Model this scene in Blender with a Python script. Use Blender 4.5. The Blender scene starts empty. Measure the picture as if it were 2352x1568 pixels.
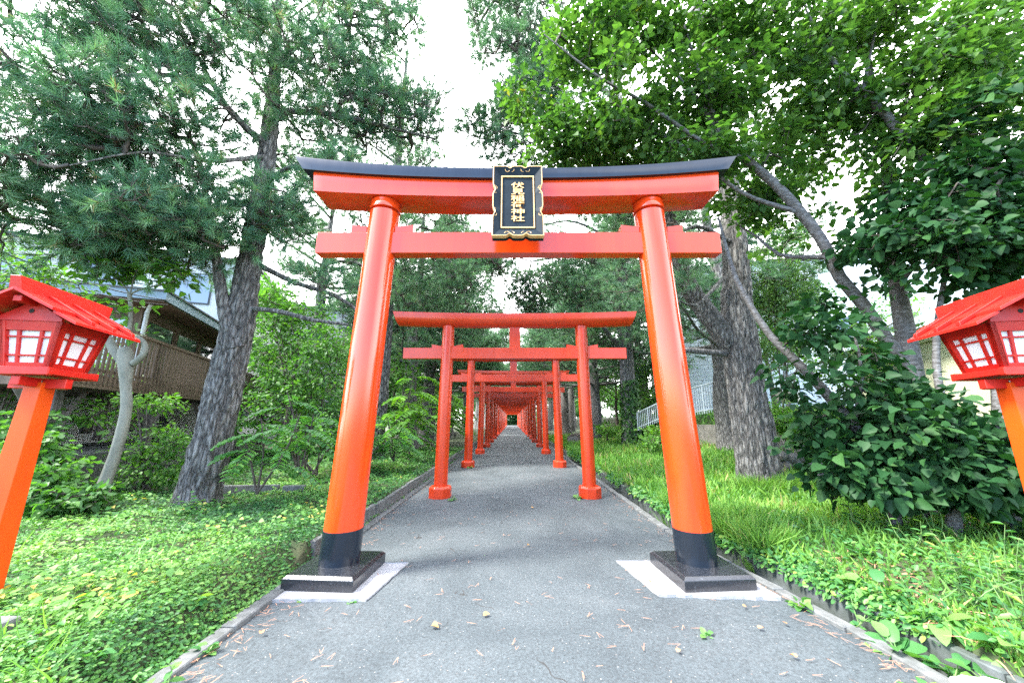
import bpy, bmesh, math, random
import numpy as np
from mathutils import Vector, Matrix, noise

random.seed(7)
R = np.random.default_rng(11)
scene = bpy.context.scene
COL = scene.collection
rad = math.radians

# ------------------------------------------------------------------ camera
F_PX, PITCH, CAM_Z = 834.0, math.atan(179 / 834), 1.5
CT, ST = math.cos(PITCH), math.sin(PITCH)


def at(px, py, Y):
    """World point that shows at (px, py) of a 2352 x 1568 picture, at depth Y."""
    u, v = px - 1176, py - 784
    yy, zz = F_PX * CT + v * ST, F_PX * ST - v * CT
    return Vector((u * Y / yy, Y, CAM_Z + zz * Y / yy))


def pix(P):
    P = np.asarray(P, float)
    z = P[..., 2] - CAM_Z
    yc = P[..., 1] * CT + z * ST
    zc = -P[..., 1] * ST + z * CT
    yc = np.where(yc < .05, .05, yc)
    return 1176 + F_PX * P[..., 0] / yc, 784 - F_PX * zc / yc


cam = bpy.data.cameras.new('camera')
cam.sensor_width = 36
cam.lens = F_PX / 2352 * 36
cam.clip_end = 2000
cam.clip_start = .05
camo = bpy.data.objects.new('camera', cam)
camo.location = (0, 0, CAM_Z)
camo.rotation_euler = (math.pi / 2 + PITCH, 0, 0)
COL.objects.link(camo)
scene.camera = camo

# ------------------------------------------------------------------ materials
MATS = {}


def new_mat(name):
    m = bpy.data.materials.new(name)
    m.use_nodes = True
    nt = m.node_tree
    b = nt.nodes['Principled BSDF']
    MATS[name] = m
    return m, nt, b


def ramp(nt, stops, fac=None):
    r = nt.nodes.new('ShaderNodeValToRGB')
    els = r.color_ramp.elements
    while len(els) < len(stops):
        els.new(.5)
    for e, (p, c) in zip(els, stops):
        e.position = p
        e.color = (*c, 1)
    if fac is not None:
        nt.links.new(fac, r.inputs[0])
    return r


def noise_tex(nt, scale, detail=4, rough=.6, vec=None, dist=0):
    n = nt.nodes.new('ShaderNodeTexNoise')
    n.inputs['Scale'].default_value = scale
    n.inputs['Detail'].default_value = detail
    n.inputs['Roughness'].default_value = rough
    n.inputs['Distortion'].default_value = dist
    if vec is not None:
        nt.links.new(vec, n.inputs['Vector'])
    return n


def coords(nt, scale=(1, 1, 1), kind='Object'):
    t = nt.nodes.new('ShaderNodeTexCoord')
    m = nt.nodes.new('ShaderNodeMapping')
    m.inputs['Scale'].default_value = scale
    nt.links.new(t.outputs[kind], m.inputs['Vector'])
    return m.outputs['Vector']


def bump(nt, b, height, strength=.3, dist=.01):
    n = nt.nodes.new('ShaderNodeBump')
    n.inputs['Strength'].default_value = strength
    n.inputs['Distance'].default_value = dist
    nt.links.new(height, n.inputs['Height'])
    nt.links.new(n.outputs[0], b.inputs['Normal'])


def rough_mat(name, stops, scale, rough=.8, bs=.3, bd=.01, vscale=(1, 1, 1), detail=6, bscale=None, ior=1.45):
    m, nt, b = new_mat(name)
    v = coords(nt, vscale)
    n = noise_tex(nt, scale, detail, vec=v)
    r = ramp(nt, stops, n.outputs['Fac'])
    nt.links.new(r.outputs[0], b.inputs['Base Color'])
    b.inputs['Roughness'].default_value = rough
    b.inputs['IOR'].default_value = ior
    if bs:
        n2 = noise_tex(nt, bscale or scale * 4, 5, vec=v)
        bump(nt, b, n2.outputs['Fac'], bs, bd)
    return m


def lacquer(name, c1, c2, rough, ior, vscale=(1, 1, .15), chips=0.0, chipcol=(.7, .35, .3)):
    m, nt, b = new_mat(name)
    v = coords(nt, vscale)
    n = noise_tex(nt, 6, 5, vec=v)
    r = ramp(nt, [(.3, c1), (.7, c2)], n.outputs['Fac'])
    out = r.outputs[0]
    if chips:
        v2 = coords(nt, (1, 1, 1))
        nn = noise_tex(nt, 9, 6, .7, v2)
        rr = ramp(nt, [(.68 - chips, (0, 0, 0)), (.70 - chips, (1, 1, 1))], nn.outputs['Fac'])
        mx = nt.nodes.new('ShaderNodeMix')
        mx.data_type = 'RGBA'
        nt.links.new(rr.outputs[0], mx.inputs[0])
        nt.links.new(out, mx.inputs[6])
        mx.inputs[7].default_value = (*chipcol, 1)
        out = mx.outputs[2]
    nt.links.new(out, b.inputs['Base Color'])
    nr = noise_tex(nt, 14, 4, vec=v)
    mr = nt.nodes.new('ShaderNodeMapRange')
    mr.inputs[3].default_value = rough * .75
    mr.inputs[4].default_value = rough * 1.3
    nt.links.new(nr.outputs['Fac'], mr.inputs[0])
    nt.links.new(mr.outputs[0], b.inputs['Roughness'])
    b.inputs['IOR'].default_value = ior
    n2 = noise_tex(nt, 40, 4, vec=v)
    bump(nt, b, n2.outputs['Fac'], .06, .004)
    return m


def leaf_mat(name, stops, rough=.5, trans=.35, tcol=None, ior=1.4):
    m, nt, b = new_mat(name)
    a = nt.nodes.new('ShaderNodeAttribute')
    a.attribute_name = 'tint'
    r = ramp(nt, stops, a.outputs['Fac'])
    nt.links.new(r.outputs[0], b.inputs['Base Color'])
    b.inputs['Roughness'].default_value = rough
    b.inputs['IOR'].default_value = ior
    if trans:
        t = nt.nodes.new('ShaderNodeBsdfTranslucent')
        mul = nt.nodes.new('ShaderNodeMix')
        mul.data_type = 'RGBA'
        mul.blend_type = 'MULTIPLY'
        mul.inputs[0].default_value = 1
        nt.links.new(r.outputs[0], mul.inputs[6])
        mul.inputs[7].default_value = (*(tcol or (1.5, 1.6, .6)), 1)
        nt.links.new(mul.outputs[2], t.inputs['Color'])
        s = nt.nodes.new('ShaderNodeMixShader')
        s.inputs[0].default_value = trans
        o = nt.nodes['Material Output']
        nt.links.new(b.outputs[0], s.inputs[1])
        nt.links.new(t.outputs[0], s.inputs[2])
        nt.links.new(s.outputs[0], o.inputs['Surface'])
    return m


def bark_mat(name, dark, mid, light, vs=(10, 10, 1.9), strength=1.0, rough=.9):
    m, nt, b = new_mat(name)
    v = coords(nt, vs)
    nz = noise_tex(nt, 1.2, 5, .6, v)
    add = nt.nodes.new('ShaderNodeMix')
    add.data_type = 'RGBA'
    add.blend_type = 'LINEAR_LIGHT'
    add.inputs[0].default_value = .42
    nt.links.new(v, add.inputs[6])
    nt.links.new(nz.outputs['Color'], add.inputs[7])
    vo = nt.nodes.new('ShaderNodeTexVoronoi')
    vo.feature = 'DISTANCE_TO_EDGE'
    vo.inputs['Scale'].default_value = 1.6
    nt.links.new(add.outputs[2], vo.inputs['Vector'])
    fine = noise_tex(nt, 5, 6, .7, v)
    ma = nt.nodes.new('ShaderNodeMath')
    ma.operation = 'MULTIPLY_ADD'
    nt.links.new(fine.outputs['Fac'], ma.inputs[0])
    ma.inputs[1].default_value = .55
    nt.links.new(vo.outputs['Distance'], ma.inputs[2])
    r = ramp(nt, [(.24, dark), (.36, mid), (.62, light)], ma.outputs[0])
    nt.links.new(r.outputs[0], b.inputs['Base Color'])
    b.inputs['Roughness'].default_value = rough
    bump(nt, b, ma.outputs[0], strength, .05)
    return m


ORANGE = lacquer('vermilion_lacquer', (.58, .040, .005), (.66, .055, .007), .16, 1.62)
REDTOR = lacquer('red_orange_paint', (.50, .032, .007), (.60, .046, .009), .26, 1.5, (1, 1, .3))
LRED = lacquer('lantern_red_paint', (.40, .007, .006), (.50, .018, .008), .42, 1.4, (1, 1, 1), .0)
LREDC = lacquer('chipped_lantern_red_paint', (.40, .007, .006), (.50, .018, .008), .42, 1.4, (1, 1, 1), -.02, (.65, .18, .12))
LORANGE = lacquer('lantern_post_orange', (.52, .050, .003), (.60, .068, .004), .45, 1.35, (1, 1, .3))
BLACK = lacquer('black_lacquer', (.005, .008, .013), (.010, .015, .024), .18, 1.55)
GRANITE = rough_mat('polished_dark_stone', [(.3, (.008, .009, .012)), (.62, (.02, .022, .027)), (.75, (.10, .11, .12))], 60, .22, .12, .004, ior=1.7)
PANELBLK = rough_mat('dark_panel_paint', [(.3, (.008, .014, .020)), (.7, (.013, .022, .030))], 8, .6, .05, .002, ior=1.18)
GOLD = rough_mat('gold_leaf', [(.3, (.60, .36, .14)), (.7, (.72, .46, .20))], 20, .4, 0)
PAPER = rough_mat('white_lantern_paper', [(.3, (.62, .66, .74)), (.7, (.74, .77, .82))], 6, .6, 0)
CONC = rough_mat('weathered_concrete', [(.25, (.05, .056, .052)), (.5, (.10, .106, .106)), (.75, (.165, .17, .17))], 9, .9, .5, .01)
CONCW = rough_mat('white_new_concrete', [(.25, (.20, .20, .205)), (.5, (.28, .278, .285)), (.75, (.36, .355, .37))], 7, .85, .3, .006)
CONCD = rough_mat('mossy_concrete', [(.25, (.025, .040, .022)), (.5, (.065, .078, .075)), (.75, (.12, .135, .145))], 5, .9, .5, .01)
STONE = rough_mat('rough_grey_stone', [(.25, (.06, .06, .055)), (.75, (.22, .21, .19))], 7, .9, .8, .03)
WSTONE = rough_mat('pale_rock', [(.25, (.40, .41, .42)), (.75, (.66, .66, .66))], 9, .9, .8, .03)
PINEBARK = bark_mat('pine_bark', (.012, .011, .011), (.085, .083, .080), (.21, .207, .20))
DBARK = bark_mat('dark_bark', (.016, .012, .010), (.07, .055, .045), (.16, .14, .12), (9, 9, 3), .6)
PALEBARK = rough_mat('pale_smooth_bark', [(.25, (.075, .082, .065)), (.5, (.15, .155, .13)), (.8, (.23, .235, .20))], 5, .85, .5, .02, (1, 1, .5))
SILVER = rough_mat('silver_grey_bark', [(.3, (.03, .027, .025)), (.5, (.085, .083, .08)), (.75, (.20, .205, .215))], 5, .7, .4, .02, (3, 3, 9))
TWIG = rough_mat('twig_bark', [(.3, (.030, .024, .020)), (.7, (.09, .078, .066))], 12, .9, 0)
WOODDK = rough_mat('dark_brown_timber', [(.3, (.065, .045, .033)), (.7, (.16, .115, .085))], 4, .75, .3, .005, (6, 6, .6))
WOODGR = rough_mat('grey_weathered_timber', [(.3, (.07, .065, .062)), (.7, (.15, .14, .14))], 4, .8, .3, .005, (6, 6, .6))
CREAM = rough_mat('cream_render', [(.3, (.42, .43, .30)), (.7, (.50, .51, .37))], 2, .9, .2, .004)
GREYWALL = rough_mat('grey_render', [(.3, (.33, .34, .33)), (.7, (.42, .43, .42))], 1.5, .9, .2, .004)
WHITEW = rough_mat('white_render', [(.3, (.46, .49, .50)), (.7, (.56, .58, .58))], 1.5, .9, .15, .004)
FASCIA = rough_mat('grey_metal_fascia', [(.3, (.15, .22, .28)), (.7, (.19, .27, .33))], 2, .45, 0)
DKROOF = rough_mat('dark_metal_edge', [(.3, (.03, .037, .04)), (.7, (.055, .06, .065))], 2, .5, 0)
RAILM = rough_mat('galvanised_rail', [(.3, (.24, .30, .34)), (.7, (.34, .40, .44))], 4, .5, 0)
STEELW = rough_mat('white_painted_pipe', [(.3, (.42, .46, .48)), (.7, (.52, .56, .58))], 4, .5, 0)
CABLE = rough_mat('black_cable', [(.3, (.01, .01, .012)), (.7, (.02, .02, .022))], 4, .6, 0)
DEADLEAF = rough_mat('dry_leaf', [(.3, (.34, .12, .04)), (.7, (.55, .27, .12))], 30, .7, 0)
NEEDLED = rough_mat('dead_pine_needle', [(.3, (.34, .16, .09)), (.7, (.50, .27, .17))], 30, .8, 0)
HOLESHADE = rough_mat('painted_hole_shade', [(.3, (.012, .012, .012)), (.7, (.025, .024, .022))], 3, .9, 0)

m, nt, b = new_mat('window_glass')
b.inputs['Base Color'].default_value = (.02, .025, .03, 1)
b.inputs['Roughness'].default_value = .04
b.inputs['IOR'].default_value = 2.6
GLASS = m

# asphalt with pale chippings
m, nt, b = new_mat('old_asphalt')
v = coords(nt)
n1 = noise_tex(nt, .8, 7, .65, v, .6)
n1b = noise_tex(nt, 55, 3, .7, v)
base = ramp(nt, [(.28, (.030, .041, .048)), (.5, (.052, .066, .074)), (.72, (.078, .092, .100))], n1.outputs['Fac'])
grain = ramp(nt, [(.32, (.45, .45, .45)), (.68, (1.35, 1.35, 1.35))], n1b.outputs['Fac'])
mu = nt.nodes.new('ShaderNodeMix'); mu.data_type = 'RGBA'; mu.blend_type = 'MULTIPLY'; mu.inputs[0].default_value = .8
nt.links.new(base.outputs[0], mu.inputs[6]); nt.links.new(grain.outputs[0], mu.inputs[7])
vo = nt.nodes.new('ShaderNodeTexVoronoi'); vo.inputs['Scale'].default_value = 46; vo.inputs['Randomness'].default_value = 1
nt.links.new(v, vo.inputs['Vector'])
sep = nt.nodes.new('ShaderNodeSeparateColor'); nt.links.new(vo.outputs['Color'], sep.inputs[0])
siz = nt.nodes.new('ShaderNodeMath'); siz.operation = 'MULTIPLY_ADD'; nt.links.new(sep.outputs[0], siz.inputs[0]); siz.inputs[1].default_value = .62; siz.inputs[2].default_value = -.40
chip = nt.nodes.new('ShaderNodeMath'); chip.operation = 'LESS_THAN'; nt.links.new(vo.outputs['Distance'], chip.inputs[0]); nt.links.new(siz.outputs[0], chip.inputs[1])
ccol = ramp(nt, [(.0, (.14, .11, .10)), (.4, (.17, .17, .165)), (1, (.26, .26, .25))], sep.outputs[1])
mx = nt.nodes.new('ShaderNodeMix'); mx.data_type = 'RGBA'
nt.links.new(chip.outputs[0], mx.inputs[0]); nt.links.new(mu.outputs[2], mx.inputs[6]); nt.links.new(ccol.outputs[0], mx.inputs[7])
# cracks and stains
vc = coords(nt, (.55, .4, 1))
nw = noise_tex(nt, 2, 4, .6, vc)
mixv = nt.nodes.new('ShaderNodeMix'); mixv.data_type = 'RGBA'; mixv.blend_type = 'LINEAR_LIGHT'; mixv.inputs[0].default_value = .25
nt.links.new(vc, mixv.inputs[6]); nt.links.new(nw.outputs['Color'], mixv.inputs[7])
vk = nt.nodes.new('ShaderNodeTexVoronoi'); vk.feature = 'DISTANCE_TO_EDGE'; vk.inputs['Scale'].default_value = .8
nt.links.new(mixv.outputs[2], vk.inputs['Vector'])
n3 = noise_tex(nt, 1.1, 2, .5, v)
crk = nt.nodes.new('ShaderNodeMath'); crk.operation = 'MULTIPLY_ADD'
nt.links.new(n3.outputs['Fac'], crk.inputs[0]); crk.inputs[1].default_value = .04; crk.inputs[2].default_value = -.022
crl = nt.nodes.new('ShaderNodeMath'); crl.operation = 'LESS_THAN'; nt.links.new(vk.outputs['Distance'], crl.inputs[0]); nt.links.new(crk.outputs[0], crl.inputs[1])
mx2 = nt.nodes.new('ShaderNodeMix'); mx2.data_type = 'RGBA'
nt.links.new(crl.outputs[0], mx2.inputs[0]); nt.links.new(mx.outputs[2], mx2.inputs[6]); mx2.inputs[7].default_value = (.025, .027, .028, 1)
nt.links.new(mx2.outputs[2], b.inputs['Base Color'])
b.inputs['Roughness'].default_value = .75
bump(nt, b, n1b.outputs['Fac'], .5, .008)
ASPHALT = m

# striped metal roof of the house
m, nt, b = new_mat('ribbed_pale_roof')
v = coords(nt)
b.inputs['Base Color'].default_value = (.40, .47, .52, 1)
b.inputs['Roughness'].default_value = .5
RIBROOF = m
m, nt, b = new_mat('white_tile_cladding')
v = coords(nt)
bk = nt.nodes.new('ShaderNodeTexBrick')
bk.inputs['Scale'].default_value = 1
bk.inputs['Brick Width'].default_value = .42
bk.inputs['Row Height'].default_value = .22
bk.inputs['Mortar Size'].default_value = .014
bk.inputs['Color1'].default_value = (.50, .55, .58, 1)
bk.inputs['Color2'].default_value = (.56, .60, .63, 1)
bk.inputs['Mortar'].default_value = (.26, .29, .31, 1)
rot = nt.nodes.new('ShaderNodeMapping'); rot.inputs['Rotation'].default_value = (math.pi / 2, 0, 0)
nt.links.new(v, rot.inputs['Vector']); nt.links.new(rot.outputs[0], bk.inputs['Vector'])
nt.links.new(bk.outputs['Color'], b.inputs['Base Color'])
b.inputs['Roughness'].default_value = .5
TILEW = m

GROUNDM = rough_mat('soil_and_leaf_litter', [(.3, (.018, .034, .012)), (.5, (.034, .052, .020)), (.72, (.075, .070, .036))], 3, .95, .6, .03, detail=8)

N_PINE = leaf_mat('pine_needles', [(0, (.045, .120, .080)), (.5, (.092, .205, .125)), (.90, (.18, .315, .155)), (.94, (.30, .19, .09)), (1, (.36, .24, .13))], .45, .28, (1.2, 1.5, .8))
N_PINEF = leaf_mat('dark_pine_needles', [(0, (.042, .105, .065)), (.5, (.080, .175, .095)), (.9, (.135, .25, .12)), (1, (.22, .16, .08))], .5, .25, (1.2, 1.5, .8))
L_KATS = leaf_mat('canopy_leaves', [(0, (.028, .080, .022)), (.5, (.052, .122, .028)), (.965, (.10, .195, .04)), (1, (.34, .26, .03))], .5, .42, (1.55, 1.75, .7), 1.3)
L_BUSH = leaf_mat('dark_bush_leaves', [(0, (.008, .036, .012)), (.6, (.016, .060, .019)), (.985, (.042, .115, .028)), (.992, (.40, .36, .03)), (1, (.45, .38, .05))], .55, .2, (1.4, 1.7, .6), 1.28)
L_SHRUB = leaf_mat('shrub_leaves', [(0, (.042, .125, .022)), (.6, (.080, .195, .032)), (1, (.145, .285, .045))], .5, .4, (1.6, 1.8, .5))
L_DSHR = leaf_mat('shade_shrub_leaves', [(0, (.030, .095, .026)), (.6, (.060, .160, .038)), (1, (.11, .24, .05))], .5, .38, (1.6, 1.8, .5))
L_PINN = leaf_mat('pinnate_leaves', [(0, (.045, .150, .048)), (.6, (.080, .215, .060)), (1, (.14, .30, .065))], .45, .4, (1.5, 1.7, .6))
L_COVER = leaf_mat('ground_cover_leaves', [(0, (.028, .105, .034)), (.45, (.062, .185, .040)), (.8, (.12, .27, .055)), (.985, (.20, .35, .08)), (1, (.45, .38, .09))], .5, .3, (1.4, 1.6, .5))
L_GRASS = leaf_mat('grass_blades', [(0, (.060, .165, .028)), (.6, (.13, .285, .045)), (.96, (.22, .37, .07)), (1, (.36, .31, .14))], .55, .3, (1.4, 1.6, .5))
L_WEED = leaf_mat('weed_leaves', [(0, (.040, .150, .050)), (.6, (.080, .22, .055)), (.95, (.15, .32, .07)), (1, (.30, .36, .08))], .45, .35, (1.5, 1.6, .5))
L_CYPR = leaf_mat('cypress_sprays', [(0, (.040, .105, .030)), (.6, (.07, .155, .04)), (1, (.12, .22, .05))], .55, .3, (1.5, 1.6, .5))
L_IVY = leaf_mat('ivy_leaves', [(0, (.016, .060, .016)), (.6, (.035, .105, .022)), (1, (.075, .175, .03))], .45, .3, (1.5, 1.6, .5))

# ------------------------------------------------------------------ object helpers
OFF = {}


def tag(o, label=None, cat=None, group=None, kind=None):
    if label: o['label'] = label
    if cat: o['category'] = cat
    if group: o['group'] = group
    if kind: o['kind'] = kind
    return o


def thing(name, label, cat, loc=(0, 0, 0), rz=0.0, group=None):
    o = bpy.data.objects.new(name, None)
    o.empty_display_size = .2
    o.location = loc
    o.rotation_euler = (0, 0, rz)
    COL.objects.link(o)
    OFF[o.name] = Vector(loc)
    tag(o, label, cat, group)
    return o


def link_mesh(name, me, mats, parent=None):
    o = bpy.data.objects.new(name, me)
    for mm in (mats if isinstance(mats, (list, tuple)) else [mats]):
        me.materials.append(mm)
    COL.objects.link(o)
    if parent is not None:
        o.parent = parent
        OFF[o.name] = OFF[parent.name]
    return o


class MB:
    """Collects boxes, lofts, tubes; build() links them as one mesh."""

    def __init__(s):
        s.v, s.f, s.mi = [], [], []

    def add(s, vs, fs, mi=0):
        n = len(s.v)
        s.v += [tuple(x) for x in vs]
        s.f += [tuple(i + n for i in f) for f in fs]
        s.mi += [mi] * len(fs)
        return s

    def box(s, a, b_, M=None, mi=0):
        x0, y0, z0 = a
        x1, y1, z1 = b_
        vs = [Vector(p) for p in ((x0, y0, z0), (x1, y0, z0), (x1, y1, z0), (x0, y1, z0), (x0, y0, z1), (x1, y0, z1), (x1, y1, z1), (x0, y1, z1))]
        if M is not None:
            vs = [M @ p for p in vs]
        return s.add(vs, [(0, 3, 2, 1), (4, 5, 6, 7), (0, 1, 5, 4), (1, 2, 6, 5), (2, 3, 7, 6), (3, 0, 4, 7)], mi)

    def hexa(s, lo, hi, mi=0):
        return s.add(list(lo) + list(hi), [(0, 3, 2, 1), (4, 5, 6, 7), (0, 1, 5, 4), (1, 2, 6, 5), (2, 3, 7, 6), (3, 0, 4, 7)], mi)

    def loft(s, rings, cap=True, closed=True, mi=0):
        n = len(rings[0])
        vs = [p for r in rings for p in r]
        fs = []
        for i in range(len(rings) - 1):
            for j in range(n if closed else n - 1):
                k = (j + 1) % n
                fs.append((i * n + j, i * n + k, (i + 1) * n + k, (i + 1) * n + j))
        if cap:
            fs.append(tuple(range(n - 1, -1, -1)))
            fs.append(tuple((len(rings) - 1) * n + j for j in range(n)))
        return s.add(vs, fs, mi)

    def tube(s, pts, rads, n=8, mi=0, cap=True, wob=0, seed=0, furrow=0):
        pts = [Vector(p) for p in pts]
        rings = []
        up = None
        for i, p in enumerate(pts):
            t = (pts[min(i + 1, len(pts) - 1)] - pts[max(i - 1, 0)])
            t = t.normalized() if t.length > 1e-9 else Vector((0, 0, 1))
            if up is None:
                up = Vector((1, 0, 0)) if abs(t.x) < .8 else Vector((0, 1, 0))
            a = t.cross(up)
            if a.length < 1e-6:
                a = t.orthogonal()
            a.normalize()
            b_ = t.cross(a).normalized()
            up = -(t.cross(a)).cross(t).normalized() if False else up
            r = rads[i] if hasattr(rads, '__len__') else rads
            ring = []
            for j in range(n):
                q = 2 * math.pi * j / n
                dvec = a * math.cos(q) + b_ * math.sin(q)
                rr = r
                if wob:
                    rr *= 1 + wob * noise.noise(Vector((dvec.x * 2.2 + seed, dvec.y * 2.2, (p.z + p.x) * 1.2))) + wob * .6 * noise.noise(Vector((dvec.x * 6 + seed, dvec.y * 6, p.z * 2)))
                if furrow:
                    q1 = Vector((dvec.x * r * 13 + seed, dvec.y * r * 13, p.z * 2.6))
                    q1 += Vector((noise.noise(q1 * 1.7), noise.noise(q1 * 1.7 + Vector((9, 0, 0))), 0)) * .5
                    rr += furrow * (min(1.0, abs(noise.noise(q1)) * 3.6) - .75) + furrow * .35 * noise.noise(q1 * 4)
                ring.append(p + dvec * rr)
            rings.append(ring)
        return s.loft(rings, cap, True, mi)

    def build(s, name, mats, parent=None, smooth=False, world=True, bevel=0, segs=2, angle=40):
        off = OFF.get(parent.name, Vector()) if (parent is not None and world) else Vector()
        me = bpy.data.meshes.new(name)
        me.from_pydata([Vector(p) - off for p in s.v], [], s.f)
        me.polygons.foreach_set('material_index', s.mi)
        bm = bmesh.new()
        bm.from_mesh(me)
        if bevel:
            bmesh.ops.recalc_face_normals(bm, faces=bm.faces)
            es = [e for e in bm.edges if len(e.link_faces) == 2 and e.calc_face_angle(0) > .6]
            bmesh.ops.bevel(bm, geom=es, offset=bevel, segments=segs, affect='EDGES', profile=.6, clamp_overlap=True)
        bmesh.ops.recalc_face_normals(bm, faces=bm.faces)
        bm.to_mesh(me)
        bm.free()
        if smooth:
            me.polygons.foreach_set('use_smooth', [True] * len(me.polygons))
            me.set_sharp_from_angle(angle=rad(angle))
        me.update()
        return link_mesh(name, me, mats, parent)


def copy_tree(o, parent=None):
    c = o.copy()
    COL.objects.link(c)
    if parent is not None:
        c.parent = parent
    OFF[c.name] = OFF.get(o.name, Vector())
    for ch in [x for x in CH.get(o.name, [])]:
        d = copy_tree(ch, c)
    CH[c.name] = [x for x in COL.objects if False]
    return c


CH = {}


def index_children(root):
    for o in root.children_recursive:
        CH.setdefault(o.parent.name, []).append(o)


# ------------------------------------------------------------------ numpy foliage
def np_mesh(name, V, quads=None, tris=None, tint=None, mats=None, parent=None, world=True, smooth=False):
    """tint: one value per face (quads first, then tris)."""
    off = np.array(OFF.get(parent.name, Vector())) if (parent is not None and world) else np.zeros(3)
    me = bpy.data.meshes.new(name)
    V = (np.asarray(V, np.float32) - off.astype(np.float32))
    quads = np.zeros((0, 4), np.int32) if quads is None else np.asarray(quads, np.int32)
    tris = np.zeros((0, 3), np.int32) if tris is None else np.asarray(tris, np.int32)
    nq, ntr = len(quads), len(tris)
    me.vertices.add(len(V))
    me.vertices.foreach_set('co', V.ravel())
    me.loops.add(nq * 4 + ntr * 3)
    me.loops.foreach_set('vertex_index', np.concatenate([quads.ravel(), tris.ravel()]).astype(np.int32))
    me.polygons.add(nq + ntr)
    me.polygons.foreach_set('loop_start', np.concatenate([np.arange(nq) * 4, nq * 4 + np.arange(ntr) * 3]).astype(np.int32))
    if smooth:
        me.polygons.foreach_set('use_smooth', np.ones(nq + ntr, bool))
    me.update(calc_edges=True)
    if tint is not None:
        a = me.attributes.new('tint', 'FLOAT', 'FACE')
        a.data.foreach_set('value', np.asarray(tint, np.float32))
    return link_mesh(name, me, mats, parent)


def unit(a):
    return a / np.maximum(np.linalg.norm(a, axis=-1, keepdims=True), 1e-9)


# leaf templates: (x, y along leaf, z) and quads
HEART = (np.array([(0, 0, 0), (-.30, -.02, .04), (-.44, .28, .10), (-.30, .66, .05), (0, 1.05, -.10), (.30, .66, .05), (.44, .28, .10), (.30, -.02, .04), (0, .35, 0)]),
         np.array([(0, 8, 2, 1), (8, 4, 3, 2), (8, 0, 7, 6), (4, 8, 6, 5)]))
OVAL = (np.array([(0, 0, 0), (-.26, .3, .06), (-.22, .7, .04), (0, 1, -.06), (.22, .7, .04), (.26, .3, .06)]),
        np.array([(0, 3, 2, 1), (0, 5, 4, 3)]))
DIAMOND = (np.array([(0, 0, 0), (-.33, .45, .05), (0, 1, 0), (.33, .45, .05)]), np.array([(0, 3, 2, 1)]))
LANCE = (np.array([(0, 0, 0), (-.13, .3, .04), (-.10, .65, .02), (0, 1, -.10), (.10, .65, .02), (.13, .3, .04)]),
         np.array([(0, 3, 2, 1), (0, 5, 4, 3)]))


def leaves(P, D, N, S, tmpl, tint=None, rng=R, curl=.3):
    """Leaf geometry: base P, pointing D, facing N, length S."""
    P, D, N, S = (np.asarray(a, float) for a in (P, D, N, S))
    D = unit(D)
    X = unit(np.cross(D, N))
    Z = np.cross(X, D)
    t, q = tmpl
    n, k = len(P), len(t)
    tz = t[None, :, 2] * (1 + curl * rng.normal(size=(n, 1)) * 2)
    V = P[:, None, :] + S[:, None, None] * (X[:, None, :] * t[None, :, 0, None] + D[:, None, :] * t[None, :, 1, None] + Z[:, None, :] * tz[:, :, None])
    Q = (q[None] + (np.arange(n) * k)[:, None, None]).reshape(-1, 4)
    if tint is None:
        tint = rng.random(n)
    return V.reshape(-1, 3), Q, np.repeat(tint, len(q))


class Leafs:
    def __init__(s):
        s.V, s.Q, s.T, s.n = [], [], [], 0

    def add(s, vqt):
        V, Q, T = vqt
        s.V.append(V); s.Q.append(Q + s.n); s.T.append(T); s.n += len(V)

    def build(s, name, mat, parent, world=True):
        return np_mesh(name, np.concatenate(s.V), np.concatenate(s.Q), None, np.concatenate(s.T), mat, parent, world)


def spray(C, O, m, rad_, size, tmpl, rng, droop=.3, flat=.45, up=.8, sizevar=.3, tintc=.5):
    """m leaves round each clump centre C, clump outward dir O."""
    n = len(C)
    J = rng.normal(size=(n, m, 3))
    J = unit(J) * (rng.random((n, m, 1)) ** .5) * rad_
    J[..., 2] *= flat
    P = C[:, None, :] + J
    D = unit(J + .35 * O[:, None, :] * rad_) + rng.normal(size=(n, m, 3)) * .35
    D[..., 2] -= droop
    N = np.array([0, 0, 1.]) * up + O[:, None, :] * .45 + rng.normal(size=(n, m, 3)) * .35
    S = size * (1 + sizevar * rng.normal(size=(n, m))).clip(.5, 1.6)
    ct = rng.random((n, 1))
    T = (tintc * ct + (1 - tintc) * rng.random((n, m))).clip(0, 1)
    return leaves(P.reshape(-1, 3), D.reshape(-1, 3), N.reshape(-1, 3), S.ravel(), tmpl, T.ravel(), rng)


def needles(B, A, k, ln, w, rng, spread=.85, brush=.13):
    """Needle tufts at B along axis A: k needles each -> tris."""
    n = len(B)
    A = unit(A)
    rnd = unit(rng.normal(size=(n, k, 3)))
    d = unit(A[:, None, :] * .95 + rnd * spread)
    p = B[:, None, :] + A[:, None, :] * (rng.random((n, k, 1)) * brush)
    L = ln * (.75 + .5 * rng.random((n, k, 1)))
    tip = p + d * L
    tip[..., 2] -= .06 * L[..., 0]
    side = unit(np.cross(d, rng.normal(size=(n, k, 3)))) * w / 2
    V = np.stack([p - side, p + side, tip], axis=2).reshape(-1, 3)
    T = np.arange(n * k * 3).reshape(-1, 3)
    ct = rng.random((n, 1))
    tint = (ct * .7 + .3 * rng.random((n, k))).clip(0, 1)
    return V, T, tint.ravel()


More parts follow.
